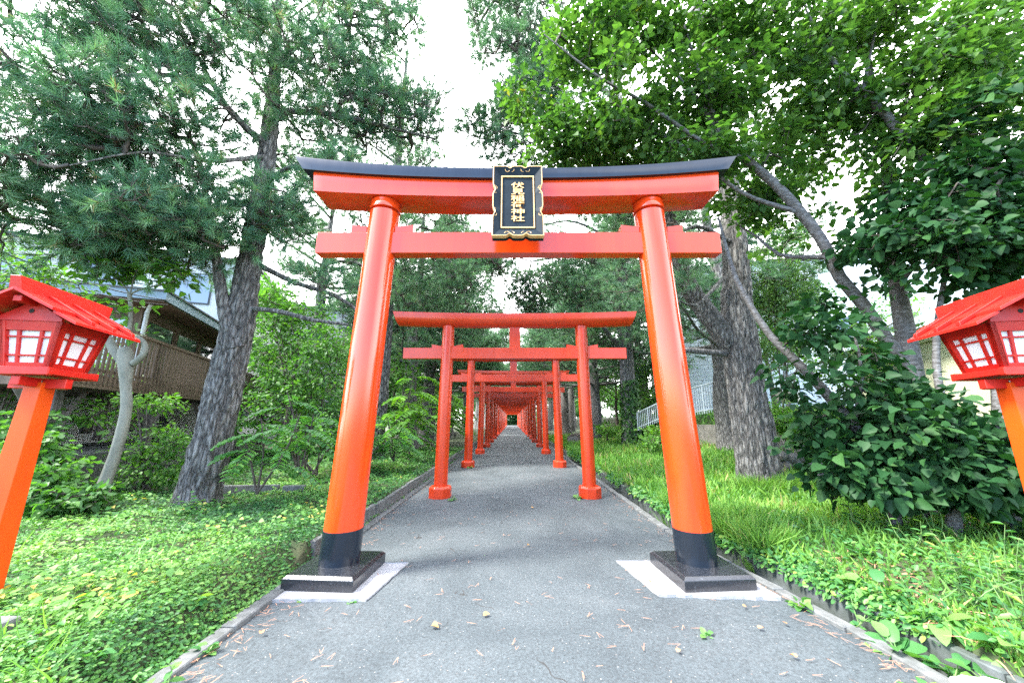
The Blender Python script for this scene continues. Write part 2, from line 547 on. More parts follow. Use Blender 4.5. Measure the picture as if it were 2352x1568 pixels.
def thin_tubes(A, B, r0, r1):
    """Three-sided straight twigs A->B."""
    n = len(A)
    d = unit(B - A)
    ref = np.where(np.abs(d[:, 2:3]) < .8, np.array([[0, 0, 1.]]), np.array([[1., 0, 0]]))
    x = unit(np.cross(d, ref)); y = np.cross(d, x)
    vs = []
    for (c, r) in ((A, r0), (B, r1)):
        for j in range(3):
            q = 2 * math.pi * j / 3
            vs.append(c + (x * math.cos(q) + y * math.sin(q)) * (r if np.isscalar(r) else np.asarray(r)[:, None]))
    V = np.stack(vs, 1).reshape(-1, 3)
    q = np.array([(0, 1, 4, 3), (1, 2, 5, 4), (2, 0, 3, 5)])
    Q = (q[None] + (np.arange(n) * 6)[:, None, None]).reshape(-1, 4)
    return V, Q


def smooth_poly(pts, step=.2):
    """Catmull-Rom through pts (x, y, z, r)."""
    P = [np.array(p, float) for p in pts]
    P = [2 * P[0] - P[1]] + P + [2 * P[-1] - P[-2]]
    out = []
    for i in range(1, len(P) - 2):
        a, b_, c, d = P[i - 1:i + 3]
        n = max(2, int(np.linalg.norm((c - b_)[:3]) / step))
        for t in np.linspace(0, 1, n, endpoint=False):
            out.append(.5 * ((2 * b_) + (c - a) * t + (2 * a - 5 * b_ + 4 * c - d) * t * t + (3 * b_ - a - 3 * c + d) * t ** 3))
    out.append(P[-2])
    return np.array(out)


def grow(limbs, clumps, rng, step=.28, sag=.05, rtip=.0035, rmax=.03, jit=.04):
    """Join clump centres to the limbs (or to earlier twigs): returns twig segments with pipe-model radii and the outward direction at each clump."""
    nodes = np.concatenate([l[:, :3] for l in limbs])
    lr = np.concatenate([l[:, 3] for l in limbs])
    nlimb = len(nodes)
    d0 = np.array([np.min(np.linalg.norm(nodes - c, axis=1)) for c in clumps])
    order = np.argsort(d0)
    cap = nlimb + int(sum(max(2, int(d / step) + 1) for d in d0)) + 10 * len(clumps)
    pos = np.zeros((cap, 3)); pos[:nlimb] = nodes
    par = np.full(cap, -1); n = nlimb
    outd = np.zeros((len(clumps), 3)); leafn = np.zeros(len(clumps), int)
    for ci in order:
        c = clumps[ci]
        dd = np.linalg.norm(pos[:n] - c, axis=1)
        j = int(np.argmin(dd))
        a = pos[j].copy(); L = dd[j]
        k = max(1, int(round(L / step)))
        prev = j
        bow = rng.normal(size=3) * jit * L
        bow[2] -= sag * L
        for i in range(1, k + 1):
            t = i / k
            p = a * (1 - t) + c * t + bow * (4 * t * (1 - t)) + (rng.normal(size=3) * jit * .3 if i < k else 0)
            pos[n] = p; par[n] = prev; prev = n; n += 1
        leafn[ci] = prev
        g = c - a
        outd[ci] = g / (np.linalg.norm(g) + 1e-6)
    cnt = np.zeros(n)
    np.add.at(cnt, leafn, 1)
    for i in range(n - 1, nlimb - 1, -1):
        if par[i] >= nlimb:
            cnt[par[i]] += cnt[i]
    r = np.minimum(rtip * np.sqrt(np.maximum(cnt[:n], 1)) * 1.15, rmax)
    idx = np.arange(nlimb, n)
    rp = np.where(par[idx] >= nlimb, r[par[idx]], np.minimum(lr[np.clip(par[idx], 0, nlimb - 1)], r[idx] * 1.3))
    A, B = pos[par[idx]], pos[idx]
    V, Q = thin_tubes(A, B, np.maximum(rp, r[idx]), r[idx])
    return V, Q, outd


def blob(c, r, n, rng, gate=None, fill=.35):
    """n points in an ellipsoid, denser to the shell."""
    d = unit(rng.normal(size=(n, 3)))
    q = (fill + (1 - fill) * rng.random((n, 1)) ** .5)
    P = np.array(c) + d * q * np.array(r)
    if gate:
        keep = np.array([noise.noise(Vector(p) * gate) > -.18 for p in P])
        P = P[keep]
    return P


def in_poly(x, y, poly):
    inside = np.zeros(len(x), bool)
    j = len(poly) - 1
    for i in range(len(poly)):
        xi, yi = poly[i]; xj, yj = poly[j]
        inside ^= ((yi > y) != (yj > y)) & (x < (xj - xi) * (y - yi) / (yj - yi + 1e-12) + xi)
        j = i
    return inside


def tree_wood(name, polys, twigs, mat, parent, sides=(28, 12), wob=.10, mats2=None, furrow=0):
    """Trunk, limbs and twigs in one mesh. polys: list of (N,4), the first is the trunk."""
    mb = MB()
    for i, p in enumerate(polys):
        big = furrow and p[0][3] > .12
        if big:
            p = smooth_poly([tuple(q) for q in p[::2]] + ([tuple(p[-1])] if len(p) % 2 == 0 else []), .05)
        mb.tube([q[:3] for q in p], [q[3] for q in p], 88 if big and i == 0 else 48 if big else sides[0] if i == 0 else sides[1], 0, True, wob if i == 0 else wob * .7, i * 3.1, furrow * min(1, p[0][3] / .3) if big else 0)
    off = np.array(OFF[parent.name])
    o = mb.build(name, mat, parent, smooth=True, angle=80)
    if twigs is not None:
        V, Q = twigs
        t = np_mesh(name, V, Q, None, None, mats2 or TWIG, None, smooth=True)
        # join by hand into the same mesh
        me, m2 = o.data, t.data
        bm = bmesh.new(); bm.from_mesh(me)
        nf = len(bm.faces)
        me.materials.append(mats2 or TWIG)
        for vv in m2.vertices: vv.co -= Vector(off)
        bm.from_mesh(m2)
        bm.faces.ensure_lookup_table()
        for f in bm.faces[nf:]: f.material_index = 1
        bm.to_mesh(me); bm.free()
        bpy.data.objects.remove(t); bpy.data.meshes.remove(m2)
    return o


def pine_crown(clumps, outd, parent, rng, tufts=7, k=44, ln=.12, w=.006, rad_=.2, mat=None, name='crown', world=True):
    n = len(clumps)
    ax = outd[:, None, :] * .55 + np.array([0, 0, .45]) + rng.normal(size=(n, tufts, 3)) * .55
    ax = unit(ax)
    st = clumps[:, None, :] - outd[:, None, :] * .05 * np.ones((1, tufts, 1))
    B = st + ax * (.35 + .65 * rng.random((n, tufts, 1))) * rad_
    V, T, tint = needles(B.reshape(-1, 3), ax.reshape(-1, 3), k, ln, w, rng)
    tv, tq = thin_tubes((st + 0 * ax).reshape(-1, 3), B.reshape(-1, 3) + ax.reshape(-1, 3) * .08, .0045, .003)
    np_mesh(name, V, None, T, tint, mat or N_PINE, parent, world)
    return tv, tq


def cat_vq(*parts):
    V, Q, n = [], [], 0
    for v, q in parts:
        V.append(v); Q.append(q + n); n += len(v)
    return np.concatenate(V), np.concatenate(Q)


def poly_px(pts):
    """[(px, py, Y, radius)] -> smooth world polyline."""
    return smooth_poly([(*at(a, b_, y), r / math.sqrt(1 + (at(a, b_, y).x / y) ** 2)) for a, b_, y, r in pts])


def blobs_px(lst, rng, gate=None, keepout=None, fill=.3):
    """[(px, py, Y, rx_px, rz_px, depth_m, n)]"""
    out = []
    for a, b_, y, rx, rz, dm, n in lst:
        c = at(a, b_, y)
        s = (c - Vector((0, 0, CAM_Z))).length / F_PX * .9
        out.append(blob(c, (rx * s, dm, rz * s), n, rng, gate, fill))
    P = np.concatenate(out)
    P = P[P[:, 2] > .25]
    if keepout is not None:
        x, y = pix(P)
        P = P[~in_poly(x, y, keepout)]
    return P


# ------------------------------------------------------------------ ground
def sstep(a, b_, x):
    t = np.clip((x - a) / (b_ - a), 0, 1)
    return t * t * (3 - 2 * t)


def gz(x, y):
    x = np.asarray(x, float); y = np.asarray(y, float)
    w = np.where(y < 4.2, .30, .07)
    left = .24 * sstep(0, 1, (-2.13 - x) / w) + .05 * np.sin(x * 1.3 + y * .7) * sstep(-3, -5, x) + .02 * np.sin(x * 3.1) * np.sin(y * 2.3) * sstep(-2.5, -3, x)
    kr = 2.10 + .38 * sstep(5.5, 2.4, y)
    right = -.16 * sstep(kr + .10, kr + .13, x) + (.16 + .17) * sstep(kr + .33, kr + .37, x)
    right = right + .05 * np.clip(x - kr - .4, 0, 6) + .03 * np.sin(x * 2.1 + 1) * np.sin(y * 1.7) * sstep(kr + .4, kr + 1, x)
    right = right + 1.25 * sstep(6.6, 8.6, x - .02 * y) * sstep(7.5, 10, y)
    z = np.where(x < -2.0, left, np.where(x > 2.0, right, 0)) - .03
    return z


xs = np.concatenate([[-400, -150, -80, -45, -30], np.arange(-22, -6, .8), np.arange(-6, -2.6, .2), np.arange(-2.6, -2.0, .03), [-2.0, -1, 0, 1, 2.0], np.arange(2.05, 3.2, .035), np.arange(3.3, 12, .3), [13, 15, 18, 22, 30, 45, 80, 150, 400]])
ys = np.concatenate([[-400, -100, -30, -12, -6, -3], np.arange(-1.5, 14, .25), np.arange(14, 40, 1.0), [45, 55, 70, 90, 110, 140, 200, 600]])
X, Yg = np.meshgrid(xs, ys)
Z = gz(X, Yg)
V = np.stack([X, Yg, Z], -1).reshape(-1, 3)
nx = len(xs)
ii, jj = np.meshgrid(np.arange(len(ys) - 1), np.arange(nx - 1), indexing='ij')
k0 = (ii * nx + jj).ravel()
Qg = np.stack([k0, k0 + 1, k0 + nx + 1, k0 + nx], 1)
tag(np_mesh('ground', V, Qg, None, None, GROUNDM, None, smooth=True), kind='structure')

# path, slightly domed, with ragged near edges
pys = np.concatenate([np.arange(-6, 12, .4), np.arange(12, 110, 3.0)])
mb = MB()
rows = []
for y in pys:
    lx = -2.0
    rx = 2.08 + .36 * float(sstep(5.5, 2.4, y))
    rows.append([(lx + (rx - lx) * t, y, .004 + .012 * math.sin(math.pi * t)) for t in np.linspace(0, 1, 9)])
mb.loft(rows, False, False)
o = mb.build('path', ASPHALT, None, smooth=True, angle=80)
tag(o, kind='structure')


def strip(name, fx, y0, y1, w, z0, z1, mat, step=.6, gap=.008, rough=.006, bev=.008):
    """A kerb built from short stones end to end."""
    mb = MB()
    y = y0
    while y < y1:
        L = step if y < 14 else step * 4
        a, b_ = fx(y), fx(min(y + L, y1))
        dz = random.uniform(-rough, rough)
        dx = random.uniform(-rough, rough)
        mb.hexa([(a + dx, y + gap, z0), (a + dx + w, y + gap, z0), (b_ + dx + w, y + L - gap, z0), (b_ + dx, y + L - gap, z0)],
                [(a + dx, y + gap, z1 + dz), (a + dx + w, y + gap, z1 + dz), (b_ + dx + w, y + L - gap, z1 + dz), (b_ + dx, y + L - gap, z1 + dz)])
        y += L
    o = mb.build(name, mat, None, bevel=bev, segs=1)
    tag(o, kind='structure')
    return o


krx = lambda y: 2.08 + .36 * float(sstep(5.5, 2.4, y))
strip('kerb_left', lambda y: -2.11, -3, 95, .11, -.2, .035, CONC, .6)
strip('kerb_right', lambda y: krx(y), -3, 95, .10, -.2, .04, CONC, .6)
strip('edging_wall_left', lambda y: -2.185, 4.3, 95, .065, -.2, .215, CONC, .9, .012, .012)
strip('gutter_wall', lambda y: krx(y) + .335, -3, 95, .07, -.3, .11, CONCD, .9, .01, .012)

# ------------------------------------------------------------------ large torii
TX, TY = .06, 3.95
T1 = thing('torii_gate', 'big vermilion torii gate with black top beam and gold lettered plaque', 'torii gate', (TX, TY, 0))


def cyl_ring(c, r, n, ax=None):
    return [(c[0] + r * math.cos(2 * math.pi * j / n), c[1] + r * math.sin(2 * math.pi * j / n), c[2]) for j in range(n)]


def pillar_x(s, z):
    return TX + s * (1.765 - .185 * z / 4.05)


for s in (-1, 1):
    mb = MB()
    mb.loft([cyl_ring((pillar_x(s, z), TY, z), .186 - .016 * z / 4.0, 64) for z in (.44, 1, 2, 3, 3.9)])
    p = mb.build('pillar', ORANGE, T1, smooth=True, angle=50)
    mb = MB()
    mb.loft([cyl_ring((pillar_x(s, z), TY, z), .1885, 64) for z in (.13, .44)])
    mb.build('black_sleeve', BLACK, p, smooth=True, angle=50)
    mb = MB()
    mb.loft([cyl_ring((pillar_x(s, z), TY, z), r, 64) for z, r in ((3.93, .1705), (3.935, .178), (3.985, .178), (3.99, .173), (4.04, .172))])
    mb.build('collar', ORANGE, p, smooth=True, angle=50)
    bx = pillar_x(s, 0)
    mb = MB()
    M = Matrix.Translation((bx - s * .01, TY - .03, 0)) @ Matrix.Rotation(rad(4 * s), 4, 'Z')
    mb.loft([[M @ Vector(q) for q in ((-.33 + c, -.35 + c, z), (.33 - c, -.35 + c, z), (.33 - c, .35 - c, z), (-.33 + c, .35 - c, z))] for z, c in ((.02, 0), (.115, 0), (.142, .028))])
    mb.build('plinth', GRANITE, p, bevel=.006, segs=2)


def beam(x0t, x0b, x1t, x1b, yf, yb, zt, zb, curve_t, curve_b, n=40, inset=0):
    """Curved beam along x. zt/zb: centre heights; curves: rise at the ends (power law)."""
    rings = []
    for i in range(n + 1):
        s = -1 + 2 * i / n
        lt, lb = (x0t if s < 0 else x1t), (x0b if s < 0 else x1b)
        ct = curve_t * abs(s) ** 2.3
        cb = curve_b * abs(s) ** 2.3
        xt, xb = TX + s * lt, TX + s * lb
        rings.append([(xb, yf, zb + cb), (xt, yf, zt + ct), (xt, yb, zt + ct), (xb, yb, zb + cb)])
    mb = MB()
    mb.loft(rings)
    return mb


beam(2.395, 2.365, 2.37, 2.34, 3.755, 4.145, 4.232, 4.02, .115, .075).build('lower_lintel', ORANGE, T1, smooth=True, bevel=.006, angle=25)
beam(2.62, 2.50, 2.585, 2.465, 3.715, 4.185, 4.365, 4.236, .165, .118).build('top_lintel', BLACK, T1, smooth=True, bevel=.006, angle=25)
mb = MB(); mb.box((TX - 2.33, 3.875, 3.375), (TX + 2.36, 4.02, 3.635)); mb.build('tie_beam', ORANGE, T1, bevel=.006)
for s in (-1, 1):
    for side in (-1, 1):
        xi = pillar_x(s, 3.68) + side * .165
        xo = xi + side * (.19 if side != s else .16) + side * .02
        mb = MB()
        mb.hexa([(xi, 3.885, 3.638), (xo, 3.885, 3.638), (xo, 4.01, 3.638), (xi, 4.01, 3.638)], [(xi, 3.885, 3.71), (xo, 3.885, 3.735), (xo, 4.01, 3.735), (xi, 4.01, 3.71)])
        mb.build('wedge', ORANGE, T1, bevel=.003)

# plaque: scalloped mitred frame, panel, gold trim, lettering; local frame tilted forward
PM = Matrix.Translation((TX + .003, 3.575, 3.855)) @ Matrix.Rotation(rad(-7.0), 4, 'X')
PW, PH = .275, .465


def plaque_outline(w, h, n=160):
    pts = []
    def bite(t, centres, wd, dp):
        return sum(dp * math.exp(-((t - c) / wd) ** 2) for c in centres)
    def bulge(t): return .0
    for i in range(n):
        t = i / n
        pts.append((-w + 2 * w * t, h - bite(t, (.34, .66), .045, .026)))
    for i in range(n):
        t = i / n
        pts.append((w - bite(t, (.34, .665), .045, .026), h - 2 * h * t))
    for i in range(n):
        t = i / n
        pts.append((w - 2 * w * t, -h + bite(t, (.34, .66), .045, .026)))
    for i in range(n):
        t = i / n
        pts.append((-w + bite(t, (.335, .66), .045, .026), -h + 2 * h * t))
    return pts


def rect_outline(w, h, n=160):
    return [(-w + 2 * w * i / n, h) for i in range(n)] + [(w, h - 2 * h * i / n) for i in range(n)] + [(w - 2 * w * i / n, -h) for i in range(n)] + [(-w, -h + 2 * h * i / n) for i in range(n)]


plq = bpy.data.objects.new('plaque', None)
COL.objects.link(plq); plq.parent = T1; OFF['plaque'] = OFF[T1.name]
T = lambda pts, y: [PM @ Vector((x, y, z)) for x, z in pts]
ol, inn = plaque_outline(PW, PH), rect_outline(.182, .348)
mb = MB()
mb.loft([T(ol, .09), T(ol, -.005), T([(x * .985, z * .99) for x, z in ol], -.010), T(inn, .030)], cap=False)
mb.loft([T(ol, .09)[:], T(inn, .09)], cap=False)
mb.build('frame', PANELBLK, plq, smooth=True, angle=30)
mb = MB()
mb.loft([T(plaque_outline(PW + .002, PH + .002), .04), T(plaque_outline(PW + .002, PH + .002), -.012), T(plaque_outline(PW - .008, PH - .008), -.014), T(plaque_outline(PW - .009, PH - .009), .004)], cap=False)
mb.build('gold_edge', GOLD, plq, smooth=True, angle=30)
mb = MB(); mb.box((-.184, .030, -.35), (.184, .085, .35), PM); mb.build('panel', PANELBLK, plq)
mb = MB()
for a, b_ in (((-.184, 0, .336), (.184, 0, .35)), ((-.184, 0, -.35), (.184, 0, -.336)), ((-.184, 0, -.336), (-.172, 0, .336)), ((.172, 0, -.336), (.184, 0, .336))):
    mb.box((a[0], .016, a[2]), (b_[0], .0298, b_[2]), PM)
mb.build('gold_border', GOLD, plq)
for cx, cz, ang in [(x, PH - .052, 0) for x in (-.09, .088)] + [(x, -PH + .052, 180) for x in (-.09, .088)] + [(-PW + .034, z, 90) for z in (.149, -.153)] + [(PW - .034, z, -90) for z in (.149, -.153)]:
    mb = MB()
    for sg in (-1, 1):
        pts = []
        for i in range(15):
            q = rad(60 - 235 * i / 14)
            lx, lz = sg * (.024 + .024 * math.cos(q)) if False else sg * (.025 - .025 * math.cos(rad(-10 + 200 * i / 14))), -.024 * math.sin(rad(-10 + 200 * i / 14)) + .012
            ca, sa = math.cos(rad(ang)), math.sin(rad(ang))
            x_, z_ = lx * ca - lz * sa, lx * sa + lz * ca
            px_, pz_ = cx + x_, cz + z_
            fx = max((abs(px_) - .182) / (PW - .182), (abs(pz_) - .348) / (PH - .348))
            pts.append(PM @ Vector((px_, .030 - .040 * min(max(fx, 0), 1) - .002, pz_)))
        mb.tube(pts, .0036, 6)
    mb.build('gold_scroll', GOLD, plq, smooth=True)

lv, lf_ = [], []
for ci, ch in enumerate('伏見稲荷神社'):
    cu = bpy.data.curves.new('glyph', 'FONT')
    cu.body = ch
    cu.size = .1
    cu.offset = .0013
    cu.extrude = .004
    cu.resolution_u = 4
    tmp = bpy.data.objects.new('glyph', cu)
    COL.objects.link(tmp)
    bpy.context.view_layer.update()
    me = bpy.data.meshes.new_from_object(tmp.evaluated_get(bpy.context.evaluated_depsgraph_get()))
    bpy.data.objects.remove(tmp)
    co = np.array([v_.co[:] for v_ in me.vertices])
    if not len(co): continue
    lo, hi = co.min(0), co.max(0)
    n0 = len(lv)
    cz = .2225 - .089 * ci
    for x, y, z in co:
        lv.append(PM @ Vector(((x - (lo[0] + hi[0]) / 2) * .148 / (hi[0] - lo[0]), .024 - z, cz + (y - (lo[1] + hi[1]) / 2) * .081 / (hi[1] - lo[1]))))
    lf_ += [tuple(v_ + n0 for v_ in p_.vertices) for p_ in me.polygons]
mb = MB(); mb.add(lv, lf_); mb.build('lettering', GOLD, plq)

# concrete pads under the plinths
for s, lab in ((-1, 'white concrete pad under the gate plinth beside the leafy ground cover'), (1, 'white concrete pad under the gate plinth beside the open gutter')):
    t = MB()
    if s < 0:
        q = [(-2.10, 3.42), (-1.22, 3.44), (-1.10, 4.22), (-2.08, 4.25)]
    else:
        q = [(1.26, 3.50), (2.28, 3.46), (2.16, 4.25), (1.12, 4.28)]
    ring = []
    for i in range(4):
        a, b_ = Vector(q[i]), Vector(q[(i + 1) % 4])
        for k in range(14):
            p = a.lerp(b_, k / 14)
            ring.append((p.x + random.uniform(-.006, .006), p.y + random.uniform(-.012, .012)))
    zp = .048 if s < 0 else .05
    t.loft([[(x, y, -.05) for x, y in ring], [(x, y, zp - .015) for x, y in ring], [(x + (0.006 if x < 0 else -.006), y, zp - .024) for x, y in ring]])
    tag(t.build('concrete_pad', CONCW, None), lab, 'pad', 'pads under the big gate')

# ------------------------------------------------------------------ row of red torii
Y0 = 7.62
T2 = thing('torii_gate', 'red torii gate with octagonal feet, first behind the big vermilion gate', 'torii gate', (TX, Y0, 0), 0, 'red torii gates in a row along the path')


def oct_ring(cx, cy, z, r):
    return [(cx + r * math.cos(rad(22.5 + 45 * j)), cy + r * math.sin(rad(22.5 + 45 * j)), z) for j in range(8)]


p2x = lambda s, z: TX + s * (1.475 - .045 * z / 3.4)
for s in (-1, 1):
    mb = MB()
    mb.loft([cyl_ring((p2x(s, z), Y0, z), .132 - .006 * z / 3.4, 40) for z in (.18, 1.5, 3.46)])
    p = mb.build('pillar', REDTOR, T2, smooth=True, angle=50)
    mb = MB()
    mb.loft([oct_ring(p2x(s, 0), Y0, z, r) for z, r in ((-.02, .225), (.19, .225), (.225, .195), (.228, .14))])
    mb.build('foot', REDTOR, p, bevel=.006, segs=1)
# D-shaped top beam
rings = []
for i in range(41):
    s = -1 + 2 * i / 40
    rise = .045 * abs(s) ** 2.2
    ring = []
    prof = []
    for k in range(13):
        q = math.pi * (1 + k / 12)
        prof.append((.185 * math.cos(q), .17 * math.sin(q)))
    prof = [(.185, .11)] + [(a, b_) for a, b_ in reversed(prof)] + [(-.185, .11)]
    for yy, zz in prof:
        hh = (zz + .17) / .28
        ring.append((TX + s * (2.50 + .10 * hh), Y0 + yy, 3.60 + zz + rise))
    rings.append(ring)
mb = MB(); mb.loft(rings); mb.build('top_lintel', REDTOR, T2, smooth=True, angle=35)
mb = MB(); mb.box((TX - 2.36, Y0 - .07, 2.755), (TX + 2.36, Y0 + .07, 2.985)); mb.build('tie_beam', REDTOR, T2, bevel=.006)
mb = MB(); mb.box((TX - .115, Y0 - .055, 2.983), (TX + .115, Y0 + .055, 3.45)); mb.build('strut', REDTOR, T2, bevel=.004)
for s in (-1, 1):
    for side in (-1, 1):
        xi = p2x(s, 3) + side * .115
        xo = xi + side * .215
        mb = MB()
        mb.hexa([(xi, Y0 - .06, 2.984), (xo, Y0 - .06, 2.984), (xo, Y0 + .06, 2.984), (xi, Y0 + .06, 2.984)], [(xi, Y0 - .06, 3.02), (xo, Y0 - .06, 3.062), (xo, Y0 + .06, 3.062), (xi, Y0 + .06, 3.02)])
        mb.build('wedge', REDTOR, T2, bevel=.003)
index_children(T2)
TYS = [12.25, 16.9, 20.9, 25.2, 29.3, 33.3, 37.2, 41.2, 45.1, 49, 53, 57, 61, 65, 69, 73, 77, 81, 85, 89, 93]
ORD = 'second third fourth fifth sixth seventh eighth ninth tenth eleventh twelfth thirteenth fourteenth fifteenth sixteenth seventeenth eighteenth nineteenth twentieth twenty-first twenty-second'.split()
for i, y in enumerate(TYS):
    c = copy_tree(T2)
    c.location = (TX + random.uniform(-.025, .025), y, random.uniform(-.03, .0))
    c.rotation_euler = (random.uniform(-.008, .008), random.uniform(-.006, .006), random.uniform(-.012, .012))
    c['label'] = 'red torii gate over the path, %s in the row behind the big vermilion gate' % ORD[i]

# ------------------------------------------------------------------ lanterns
def lantern(X, Y, rz, tilt, label):
    t = thing('post_lantern', label, 'lantern', (X, Y, .16), rz, 'red lanterns on posts at the entrance')
    t.rotation_euler = (tilt, 0, rz)
    k = dict(parent=t, world=False)
    b0 = .16
    # tapered square post
    mb = MB()
    mb.loft([[(-r, -r, z), (r, -r, z), (r, r, z), (-r, r, z)] for z, r in ((-.3, .080), (1.62, .055))])
    mb.build('post', LORANGE, bevel=.004, segs=2, **k)
    zb = 1.66      # underside of the box
    for ax in (0, 1):
        for sg in ((-1, 1)):
            mb = MB()
            L0, L1 = .03, .185
            lo = [(sg * L0, -.028), (sg * L1, -.028), (sg * L1, .028), (sg * L0, .028)]
            z0, z1 = (zb - .085, zb - .012) if ax == 0 else (zb - .075, zb - .010)
            P = lambda q, z: (q[0], q[1], z) if ax == 0 else (q[1], q[0], z)
            mb.hexa([P(q, z0) for q in lo], [P(q, z1) for q in lo])
            mb.build('bracket_arm', LREDC, bevel=.003, segs=1, **k)
    # base frame of crossing rails
    bb = .185
    for ax in (0, 1):
        for sg in (-1, 1):
            mb = MB()
            e = .018
            if ax == 0:
                mb.box((-bb - e, sg * bb - .022, zb), (bb + e, sg * bb + .022, zb + .060))
            else:
                mb.box((sg * bb - .022, -bb - e, zb + .006), (sg * bb + .022, bb + e, zb + .052))
            mb.build('base_rail', LREDC, bevel=.003, segs=1, **k)
    mb = MB(); mb.box((-bb, -bb, zb + .01), (bb, bb, zb + .03)); mb.build('floor_board', LRED, **k)
    # flared box: four corner posts, four lattice walls with paper behind
    z0, z1 = zb + .05, zb + .405
    w0, w1 = .155, .205
    hw = lambda z: w0 + (w1 - w0) * (z - z0) / (z1 - z0)
    mb = MB()
    for sx, sy in ((-1, -1), (1, -1), (1, 1), (-1, 1)):
        c = .036
        lo = [(sx * (hw(z0) - a), sy * (hw(z0) - b_), z0) for a, b_ in ((0, 0), (c, 0), (c, c), (0, c))]
        hi = [(sx * (hw(z1) - a), sy * (hw(z1) - b_), z1) for a, b_ in ((0, 0), (c, 0), (c, c), (0, c))]
        mb.hexa(lo, hi)
    mb.build('corner_post', LRED, bevel=.002, segs=1, **k) if False else None
    for i in range(4):
        M = Matrix.Rotation(math.pi / 2 * i, 4, 'Z')

        def bar(u0, u1, za, zc, d0, d1, mb):
            """Slab on the sloping wall: u as share of the half width."""
            vs = []
            for z in (za, zc):
                h = hw(z)
                vs.append([M @ Vector(q) for q in ((u0 * h, -h + d0, z), (u1 * h, -h + d0, z), (u1 * h, -h + d1, z), (u0 * h, -h + d1, z))])
            mb.hexa(vs[0], vs[1])
        mb = MB()
        bar(-1, -.74, z0, z1, 0, .034, mb); bar(.74, 1, z0, z1, 0, .034, mb)
        bar(-.74, .74, z0, z0 + .045, .003, .032, mb); bar(-.74, .74, z0 + .285, z1, .003, .032, mb)
        wl = mb.build('wall_frame', LRED, **k)
        CHK = dict(parent=wl, world=False)
        mb = MB()
        bar(-.42, -.32, z0 + .045, z0 + .285, .010, .026, mb); bar(.32, .42, z0 + .045, z0 + .285, .010, .026, mb)
        bar(-.74, .74, z0 + .094, z0 + .106, .008, .024, mb); bar(-.74, .74, z0 + .232, z0 + .244, .008, .024, mb)
        mb.build('lattice', LRED, **CHK)
        mb = MB(); bar(-.78, .78, z0 + .03, z0 + .30, .0275, .031, mb); mb.build('paper_pane', PAPER, **CHK)
    # gable ends
    zr, ze = zb + .585, zb + .375     # roof underside at ridge and eave
    for sg in (-1, 1):
        mb = MB()
        y0, y1 = sg * (w1 - .012), sg * (w1 + .008)
        tri = [(-w1, z1 - .0), (w1, z1 - .0), (w1, z1 + .02), (.0, zr - .02), (-w1, z1 + .02)]
        mb.loft([[(x, y0, z) for x, z in tri], [(x, y1, z) for x, z in tri]])
        g = mb.build('gable_board', LRED, **k)
        mb = MB(); mb.loft([[(.017 * math.cos(a) , yy, z1 + .075 + .017 * math.sin(a)) for a in np.linspace(0, 2 * math.pi, 16, endpoint=False)] for yy in (sg * (w1 + .002), sg * (w1 + .011))])
        mb.build('vent_hole_disc', HOLESHADE, g, world=False)  # near-black disc on the solid board: the hole's inner shade put into colour
        mb = MB(); mb.box((-.026, min(sg * .1, sg * .33), zr - .065), (.026, max(sg * .1, sg * .33), zr - .02)); mb.build('ridge_purlin', LREDC, bevel=.003, segs=1, **k)
    # two stepped roof boards each side, with battens
    for sg in (-1, 1):
        rp = None
        for (u0, u1, hl, lift) in ((0.0, .66, .335, .012), (.60, 1.0, .300, -.012)):
            mb = MB()
            W = .375
            def rpt(u, y, up): return (sg * W * u, y, zr - (zr - ze) * u * 1.0 + up)
            flare = lambda u: hl + .035 * (1 - u)
            a = [rpt(u0, -flare(u0), lift), rpt(u0, flare(u0), lift), rpt(u1, flare(u1), lift), rpt(u1, -flare(u1), lift)]
            b_ = [(x, y, z + .024) for x, y, z in a]
            mb.hexa(a, b_)
            r_ = mb.build('roof_board', LREDC, bevel=.002, segs=1, **k)
            rp = rp or r_
        for yb in (-.17, .02, .21):
            mb = MB()
            def bp(u, y, up): return (sg * .375 * u, y, zr - (zr - ze) * u + up)
            a = [bp(.1, yb, .03), bp(.1, yb + .03, .03), bp(.97, yb + .035, .012), bp(.97, yb, .012)]
            b_ = [bp(.1, yb, .062), bp(.1, yb + .03, .062), bp(.97, yb + .035, .044), bp(.97, yb, .044)]
            mb.hexa(a, b_)
            mb.build('roof_batten', LREDC, bevel=.003, segs=1, **k)
    mb = MB()
    mb.hexa([(-.04, -.36, zr + .0), (.04, -.36, zr + .0), (.04, .36, zr + .0), (-.04, .36, zr + .0)], [(-.032, -.385, zr + .115), (.032, -.385, zr + .115), (.032, .385, zr + .115), (-.032, .385, zr + .115)])
    mb.build('ridge_board', LRED, bevel=.004, segs=1, **k)
    return t


lantern(-3.67, 2.80, rad(10), rad(-1.5), 'red wooden lantern on an orange post by the pale crooked tree')
lantern(3.885, 2.80, rad(-10), rad(-1.5), 'red wooden lantern on an orange post before the dark heart-leaved tree')
#PART2

# ------------------------------------------------------------------ near pines
SKYGAP = [(950, -300), (962, 70), (905, 150), (880, 205), (985, 215), (1037, 180), (1042, 330), (1066, 400), (1108, 400), (1108, 335), (1052, 300), (1058, 275), (1150, 240), (1150, 180), (1098, 150), (1072, 50), (1048, -300)]
LOWGAP = [(1112, 640), (1160, 640), (1168, 722), (1100, 722)]


